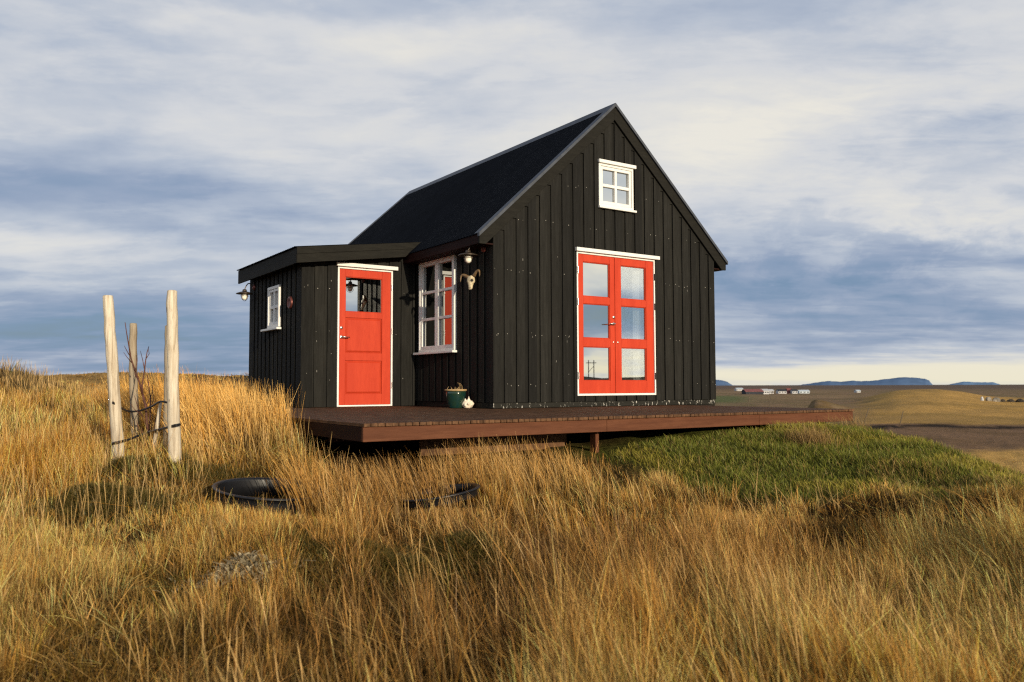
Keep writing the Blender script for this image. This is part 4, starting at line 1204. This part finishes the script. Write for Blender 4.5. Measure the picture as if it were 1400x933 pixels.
tie([(154, 550, 6.92), (164, 557, 7.05), (176, 562.5, 7.3), (190, 562, 7.4), (206, 556.5, 7.3), (219, 549.5, 7.1), (230, 551, 7.0)], .017, 'upper black rubber tie sagging between the stakes, held up by the stick')
tie([(150, 611, 7.02), (154, 606.5, 6.93), (163, 604.5, 6.92), (178, 600.5, 7.05), (200, 592, 7.2), (222, 586.5, 6.95), (238, 582, 6.71), (247, 580.5, 6.76)], .020, 'lower black rubber tie stretched across the bottoms of two pale stakes')

# black plastic rings lying in the grass
def hoop(i, u, v, depth, r, h, tilt_r, tilt_f, label):
    c = at(u, v, depth)
    ax = (UPV+RT*tilt_r+FW*tilt_f).normalized()
    mb = MB(); mb.lathe([(r*.95, -h), (r*.975, -h*.3), (r*.985, -.012), (r+.012, -.010), (r+.016, 0), (r+.010, .006), (r*.955, .004), (r*.945, -.012), (r*.93, -h*.4), (r*.915, -h), (r*.95, -h)], c, ax, 64)
    o = mb.build('plastic_ring', M['rubber']); tag(o, label, 'ring', 'black plastic rings in the grass')
hoop(0, 370, 668, 6.25, .405, .13, .10, -.05, 'wide deep black plastic ring sunk in the dry grass')
hoop(1, 600, 673, 6.35, .305, .06, -.145, -.02, 'smaller thin black plastic ring lying tilted in the dry grass')

# ------------------------------------------------------------------ far plain: farm, boulders, stakes, mountains, pylon
M['fwhite'] = plain('farm_white', (.50, .50, .51, 1), .6, 0, .2, .1, .3)
M['fred'] = plain('farm_red_roof', (.24, .085, .075, 1), .6, 0, .2, .2, .3)
M['fdark'] = plain('farm_dark_wall', (.030, .034, .045, 1), .7, 0, .2, .3, .3)
M['fpale'] = plain('farm_pale_wall', (.50, .56, .60, 1), .6, 0, .2, .1, .3)
def gz1(p): return float(height(np.array([p.x]), np.array([p.y]))[0])
def on_ground(u, f):
    r = (u-700)/1133*f; p = CAM+FW*f+RT*r; p.z = gz1(p); return p
def house(u, f, w_px, h_px, roof_px, wall, rf, label, cat='farm building', deep=8, grp='farm buildings on the plain', opens=3):
    p = on_ground(u, f); w, h, rh = w_px/1133*f, h_px/1133*f, roof_px/1133*f
    # sit the building so that it shows above the swell in front of it
    e = empty('farm_building', p, label, cat, grp)
    def P(a, b_, z): return p+RT*a+FW*b_+UPV*z
    mb = MB(); mb.hexa([P(-w/2, 0, -3), P(w/2, 0, -3), P(w/2, deep, -3), P(-w/2, deep, -3), P(-w/2, 0, h), P(w/2, 0, h), P(w/2, deep, h), P(-w/2, deep, h)])
    if roof_px: mb.prism([P(-w/2, 0, h), P(-w/2, deep, h), P(-w/2, deep/2, h+rh)], RT*.2); mb.prism([P(w/2-.2, 0, h), P(w/2-.2, deep, h), P(w/2-.2, deep/2, h+rh)], RT*.2)
    mb.build('wall', wall, e)
    if roof_px:
        mb = MB(); o_ = .4
        mb.prism([P(-w/2-o_, -o_, h-.1), P(-w/2-o_, deep/2, h+rh+.1), P(-w/2-o_, deep/2, h+rh+.3), P(-w/2-o_, -o_, h+.1)], RT*(w+2*o_))
        mb.prism([P(-w/2-o_, deep+o_, h-.1), P(-w/2-o_, deep/2, h+rh+.1), P(-w/2-o_, deep/2, h+rh+.3), P(-w/2-o_, deep+o_, h+.1)], RT*(w+2*o_))
        mb.build('roof', rf, e)
    for k in range(opens):
        a = -w/2+(k+.5)*w/opens; mb = MB(); s_w = min(1.0, w/opens*.3)
        mb.hexa([P(a-s_w, -.06, h*.35), P(a+s_w, -.06, h*.35), P(a+s_w, -.01, h*.35), P(a-s_w, -.01, h*.35), P(a-s_w, -.06, h*.75), P(a+s_w, -.06, h*.75), P(a+s_w, -.01, h*.75), P(a-s_w, -.01, h*.75)])
        mb.build('window', M['fdark'], e)
FD_ = 760
house(1031, FD_, 24, 3.6, 3.0, M['fdark'], M['fred'], 'long dark barn with a red roof, leftmost of the main farm group', deep=14)
house(1046, FD_+12, 9, 4.6, 2.2, M['fwhite'], M['fwhite'], 'white farmhouse touching the right end of the dark red roofed barn', deep=10)
house(1054, FD_+30, 6, 4.0, 1.8, M['fwhite'], M['fwhite'], 'small white shed right of the white farmhouse')
house(1069, FD_+40, 11, 3.4, 2.0, M['fwhite'], M['fdark'], 'low white farm building with a dark roof between the two farm clusters')
house(1079, FD_+50, 5, 3.8, 3.0, M['fred'], M['fred'], 'small all red farm building between white ones')
house(1086, FD_+44, 7, 3.6, 1.8, M['fwhite'], M['fdark'], 'white farm building just right of the small red one', opens=2)
house(1099, FD_+60, 14, 2.8, 1.6, M['fpale'], M['fpale'], 'long pale grey farm shed at the right end of the farm')
house(1011, FD_+420, 9, 2.6, 1.4, M['fwhite'], M['fpale'], 'lone distant white farmhouse close to the cabin wall', deep=12)
house(1173, FD_+140, 5, 2.2, 1.2, M['fwhite'], M['fpale'], 'lone small white building out on the brown moor', opens=2)

M['rock'] = plain('field_stone', (.26, .23, .19, 1), .9, 0, .2, .5, .6)
M['rockd'] = plain('dark_field_stone', (.055, .045, .035, 1), .9, 0, .2, .5, .6)
def boulder(u, f, w_px, h_px, mat, label, seed):
    p = on_ground(u, f); w, h = w_px/1133*f/2, h_px/1133*f; rnd = random.Random(seed)
    mb = MB(); n = 14; rows = 7
    for i in range(rows+1):
        el = -.35+(math.pi/2+.35)*i/rows
        for k in range(n):
            a = 2*math.pi*k/n; rj = 1+.16*math.sin(3*a+seed)+.12*math.sin(5*a+2*seed+i)+rnd.uniform(-.07, .07)
            q_ = p+RT*(w*math.cos(el)*math.cos(a)*rj)+FW*(w*.8*math.cos(el)*math.sin(a)*rj)+UPV*(h*max(-.3, math.sin(el))*(1+.1*math.sin(2*a+seed)*math.cos(el)))
            mb.v.append(tuple(q_))
    for i in range(rows):
        for k in range(n): mb.face((i*n+k, i*n+(k+1) % n, (i+1)*n+(k+1) % n, (i+1)*n+k))
    o = mb.build('field_boulder', mat); tag(o, label, 'boulder', 'boulders along the far edge of the field')
for j, (u, w_, h_, mk, lab) in enumerate(((1341, 4, 5, 'fwhite', 'small white boulder at the left end of the distant row'), (1349.5, 8, 5, 'rock', 'grey boulder second in the distant row, next to the white one'),
        (1360, 10, 5.5, 'rock', 'widest light topped boulder in the distant row'), (1369, 6, 3.5, 'rockd', 'low dark boulder between the widest boulder and the darker pair'),
        (1380, 10, 3.8, 'rockd', 'long dark boulder in the distant row near the picture edge'), (1393, 11, 4.5, 'rockd', 'dark boulder at the far right end of the distant row'))):
    boulder(u, 300, w_, h_, M[mk], lab, j+1)

M['stake'] = plain('fence_stake_wood', (.10, .075, .05, 1), .8)
def stake(pa_, pb_, f, label):
    a, b_ = at(*pa_, f), at(*pb_, f); mb = MB(); r_ = .55/1133*f
    mb.tube([a, a.lerp(b_, .5), b_, b_+(b_-a)*.4], [r_*.8, r_, r_, r_], 7)
    o = mb.build('fence_stake', M['stake']); tag(o, label, 'fence stake', 'thin leaning fence stakes beyond the deck')
stake((1188, 558), (1182, 576), 60, 'thin leaning stake just beyond the right end of the deck')
stake((1235, 562), (1231, 578), 70, 'thin stake alone in front of the yellow field')
stake((1056, 535), (1052, 556), 60, 'thin leaning stake showing above the deck below the farm')
stake((1025, 538), (1023, 556), 60, 'thin faint stake above the deck nearest the cabin corner')

def mountain(name, ridge, dist, colr_):
    mb = MB(); mt, t, b = material('blue_'+name)
    n1 = t.noise(t.vscale(obj_coord(t), (1, 1, 2.5)), .0016, 6, .6)
    t.put(b.inputs['Base Color'], t.mix(t.sm(n1, .35, .65), colr_, tuple(c*.80 for c in colr_[:3])+(1,)))  # distance haze is mixed into the blue base colour
    b.inputs['Roughness'].default_value = 1; b.inputs['Specular IOR Level'].default_value = 0
    rnd = random.Random(len(ridge)); pts = []
    for (a, b_) in zip(ridge[:-1], ridge[1:]):
        for k in range(6):
            f = k/6; pts.append((a[0]+(b_[0]-a[0])*f, a[1]+(b_[1]-a[1])*f+rnd.uniform(-.25, .25)))
    pts.append(ridge[-1]); base = 0
    for u, v in pts:
        top = at(u, v, dist+1500); r_ = (u-700)/1133
        foot = CAM+FW*dist+RT*(r_*dist); foot.z = -60
        midp = CAM+FW*(dist+800)+RT*(r_*(dist+800)); midp.z = -30+(top.z+30)*.72
        back = CAM+FW*(dist+4500)+RT*(r_*(dist+4500)); back.z = -60
        mb.v += [tuple(foot), tuple(midp), tuple(top), tuple(back)]
    for i in range(len(pts)-1):
        for k in range(3): mb.face((i*4+k, i*4+4+k, i*4+5+k, i*4+1+k), True)
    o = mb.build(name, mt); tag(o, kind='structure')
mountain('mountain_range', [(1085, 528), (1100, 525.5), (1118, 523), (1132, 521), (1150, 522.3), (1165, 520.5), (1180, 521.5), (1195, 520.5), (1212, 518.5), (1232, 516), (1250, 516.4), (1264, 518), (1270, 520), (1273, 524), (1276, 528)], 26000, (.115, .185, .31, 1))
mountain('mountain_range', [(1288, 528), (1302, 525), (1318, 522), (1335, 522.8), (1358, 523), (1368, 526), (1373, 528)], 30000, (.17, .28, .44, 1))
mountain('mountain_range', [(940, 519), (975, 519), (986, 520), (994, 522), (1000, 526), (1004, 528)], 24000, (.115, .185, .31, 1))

# twin pole power pylon on the hillside behind the viewer, mirrored in the door glass
pyl = Vector((262.4, -316.5, 0)); pyl.z = gz1(pyl)
e = empty('power_pylon', pyl, 'twin pole power pylon seen only as a reflection in the lower door glass', 'pylon')
sd = Vector((.76, .65, 0)); ztop = 13.2
mb = MB()
for s in (-1.35, 1.35): mb.tube([pyl+sd*s-UPV*1, pyl+sd*s+UPV*(ztop-pyl.z)], [.26, .2], 8)
mb.build('poles', M['fdark'], e)
mb = MB(); mb.tube([pyl-sd*2.6+UPV*(ztop-1.4-pyl.z), pyl+sd*2.6+UPV*(ztop-1.4-pyl.z)], .2, 6)
mb.tube([pyl-sd*1.35+UPV*(ztop-6-pyl.z), pyl+sd*1.35+UPV*(ztop-3-pyl.z)], .12, 6); mb.build('crossarm', M['fdark'], e)

# ------------------------------------------------------------------ light and sky
SUN_EL, SUN_AZ = R(11.5), R(-2.6)
sdir = Vector((math.sin(SUN_AZ)*math.cos(SUN_EL), -math.cos(SUN_AZ)*math.cos(SUN_EL), math.sin(SUN_EL)))
sl = bpy.data.lights.new('sun', 'SUN'); so = bpy.data.objects.new('sun', sl); COL.objects.link(so)
sl.energy = 5.0; sl.angle = R(.53); sl.color = (1, .85, .62)
so.rotation_euler = (-sdir).to_track_quat('-Z', 'Y').to_euler()

w = bpy.data.worlds.new('World'); scene.world = w; w.use_nodes = True
t = NT(w.node_tree); t.n.clear()
sky = t.new('ShaderNodeTexSky', sky_type='NISHITA'); sky.sun_disc = False
sky.sun_elevation = SUN_EL; sky.sun_rotation = math.atan2(sdir.x, sdir.y)
sky.altitude = 100; sky.dust_density = 1.2; sky.ozone_density = 1.5
tc = t.new('ShaderNodeTexCoord').outputs['Generated']
nrm = t.new('ShaderNodeVectorMath', operation='NORMALIZE'); t.l.new(tc, nrm.inputs[0]); v = nrm.outputs[0]
def dot(vec):
    n = t.new('ShaderNodeVectorMath', operation='DOT_PRODUCT'); t.l.new(v, n.inputs[0]); n.inputs[1].default_value = vec; return n.outputs['Value']
fF, fR, fZ = dot(tuple(FW)), dot(tuple(RT)), dot((0, 0, 1))
az = t.m('ARCTAN2', fR, fF); el = t.m('ARCSINE', fZ)
elc = t.m('MAXIMUM', el, 0.0)
# overhead cloud sheet seen in perspective, and long low streaks
den = t.m('ADD', t.m('MAXIMUM', fZ, 0), .13)
cmb = t.new('ShaderNodeCombineXYZ'); t.put(cmb.inputs[0], t.m('DIVIDE', fR, den)); t.put(cmb.inputs[1], t.m('DIVIDE', fF, den)); sheet = cmb.outputs[0]
cm2 = t.new('ShaderNodeCombineXYZ'); t.put(cm2.inputs[0], az); t.put(cm2.inputs[1], elc); low = cm2.outputs[0]
nA_ = t.noise(t.vscale(sheet, (.62, .95, 1)), 1.25, 7, .46, .3)
nB_ = t.noise(t.vscale(sheet, (1.0, 1.5, 1)), 4.2, 6, .55, .3)
nS_ = t.noise(t.vscale(low, (2.4, 12, 1)), 1.5, 6, .5, .4)
nH = t.noise(t.vscale(low, (2.2, 58, 1)), 1.3, 5, .6, .3)
rot = t.new('ShaderNodeMapping'); t.l.new(sheet, rot.inputs[0]); rot.inputs[2].default_value = (0, 0, -.5); rot.inputs[3].default_value = (.9, 2.6, 1)
nR = t.noise(rot.outputs[0], 3.0, 9, .62, .9)
wis = t.m('SUBTRACT', 1, t.m('MULTIPLY', t.m('ABSOLUTE', t.m('SUBTRACT', nR, .5)), 5), None, True)
nW1 = t.noise(t.vscale(low, (3.0, 6.0, 1)), 1.3, 4, .5); nW2 = t.noise(t.vscale(low, (3.3, 7.0, 1.0)), 1.9, 4, .5)
azw = t.m('ADD', az, t.m('MULTIPLY', t.m('SUBTRACT', nW1, .5), .34)); elw = t.m('ADD', el, t.m('MULTIPLY', t.m('SUBTRACT', nW2, .5), .085))
def blob(px_, py_, sx, sy, amp):
    a0 = math.atan((px_-700)/1133); e0 = math.atan((524-py_)/1133*math.cos(a0))
    sa, se = sx/1133*math.cos(a0)**2, sy/1133
    q1 = t.m('MULTIPLY', t.m('SUBTRACT', azw, a0), 1/sa); q2 = t.m('MULTIPLY', t.m('SUBTRACT', elw if sy > 14 else el, e0), 1/se)
    r2 = t.m('ADD', t.m('MULTIPLY', q1, q1), t.m('MULTIPLY', q2, q2))
    return t.m('MULTIPLY', t.m('EXPONENT', t.m('MULTIPLY', r2, -1)), amp)
sh_ = t.new('ShaderNodeVectorMath', operation='ADD'); t.l.new(sheet, sh_.inputs[0]); sh_.inputs[1].default_value = (-.06, .13, 0)
def puff(vec): return t.noise(t.vscale(vec, (.55, 1.15, 1)), 1.25, 11, .55, .35)
p1 = puff(sheet)
relief = t.m('SUBTRACT', p1, puff(sh_.outputs[0]))
pe = t.noise(t.vscale(sheet, (.75, 1.2, 1)), 1.7, 12, .62, .25)
edges = t.m('SUBTRACT', t.sm(pe, .46, .58), .5)
B = t.m('ADD', .585, t.m('MULTIPLY', t.m('SUBTRACT', nA_, .5), .46))
B = t.m('ADD', B, t.m('MULTIPLY', t.m('SUBTRACT', nB_, .5), .14))
B = t.m('ADD', B, t.m('MULTIPLY', relief, .42))
B = t.m('ADD', B, t.m('MULTIPLY', edges, .07))
B = t.m('ADD', B, t.m('MULTIPLY', t.m('SUBTRACT', nS_, .5), .26))
for bl in ((100, 255, 300, 48, -.20), (70, 335, 210, 26, .17), (150, 455, 420, 48, -.36), (520, 190, 280, 50, .10), (330, 25, 330, 18, .12), (120, 95, 240, 28, -.03), (250, 150, 330, 60, .09), (500, 60, 500, 40, .07),
           (1000, 180, 330, 75, .31), (1230, 60, 260, 50, .08), (1330, 160, 120, 36, -.14), (1050, 372, 230, 30, -.22), (1270, 275, 210, 40, .16), (1260, 420, 300, 40, -.19), (1210, 508, 420, 12, .66), (820, 60, 500, 60, .08)):
    B = t.m('ADD', B, blob(*bl))
wz = t.m('ADD', blob(1130, 160, 380, 110, .09), blob(520, 150, 420, 130, .02))
B = t.m('ADD', B, t.m('MULTIPLY', t.m('MAXIMUM', t.m('SUBTRACT', wis, .35), -.04), wz))
B = t.m('ADD', B, t.m('MULTIPLY', t.m('SUBTRACT', nH, .5), t.m('MULTIPLY', t.sm(elc, .10, .005), .75)))
nC = t.noise(t.vscale(low, (5, 10, 1)), 2.6, 8, .62, .4)
B = t.m('ADD', B, t.m('MULTIPLY', t.m('SUBTRACT', t.sm(nC, .40, .60), .5), t.m('ADD', .02, blob(1250, 330, 330, 80, .13))))
behind = t.sm(t.m('ABSOLUTE', az), 1.05, 1.7)
def band(a0, e0, sa, se, amp):
    q1 = t.m('MULTIPLY', t.m('SUBTRACT', azw, a0), 1/sa); q2 = t.m('MULTIPLY', t.m('SUBTRACT', elw, e0), 1/se)
    return t.m('MULTIPLY', t.m('EXPONENT', t.m('MULTIPLY', t.m('ADD', t.m('MULTIPLY', q1, q1), t.m('MULTIPLY', q2, q2)), -1)), amp)
for bl in ((1.95, .17, .6, .055, .30), (1.95, .075, .6, .026, -.42), (1.92, .032, .4, .014, .34), (1.95, .36, .6, .10, .22)): B = t.m('ADD', B, band(*bl))
cc = t.ramp(B, [(.06, L(88, 120, 157)), (.24, L(122, 148, 180)), (.42, L(154, 169, 194)), (.57, L(186, 195, 210)), (.72, L(216, 218, 222)), (.95, L(240, 236, 226))])
warm = t.m('MULTIPLY', t.sm(elc, .075, .0), t.sm(B, .55, .9))
cc = t.mix(t.m('MULTIPLY', warm, .55), cc, L(245, 236, 200))
skc = t.mix(1, sky.outputs[0], (.1, .1, .1, 1), 'MULTIPLY')
cloud = t.sm(B, .02, .34)
fac = t.m('ADD', t.m('MULTIPLY', cloud, .25), .70, None, True)
final = t.mix(fac, skc, cc)
final = t.mix(behind, final, t.mix(1, final, (1.55, 1.50, 1.38, 1), 'MULTIPLY'))
# overhead sky, out of view, darkened to a deep blue to cut fill light
final = t.mix(t.m('MULTIPLY', t.sm(el, .50, .80), .86), final, (.10, .15, .26, 1))
# below the horizon the world goes to a dull earth tone
final = t.mix(t.sm(fZ, -.002, -.06), final, (.10, .075, .045, 1))
bg = t.new('ShaderNodeBackground'); t.put(bg.inputs[0], final); bg.inputs[1].default_value = .98
out = t.new('ShaderNodeOutputWorld'); t.l.new(bg.outputs[0], out.inputs[0])

scene.view_settings.view_transform = 'Standard'; scene.view_settings.look = 'None'
scene.view_settings.exposure = 0; scene.view_settings.gamma = 1
scene.cycles.max_bounces = 5; scene.cycles.diffuse_bounces = 2; scene.cycles.glossy_bounces = 3; scene.cycles.transmission_bounces = 3; scene.cycles.transparent_max_bounces = 8
scene.cycles.use_denoising = False; scene.cycles.filter_width = 1.25
print('blades verts', G.n, H.n, TB.n, MO.n)
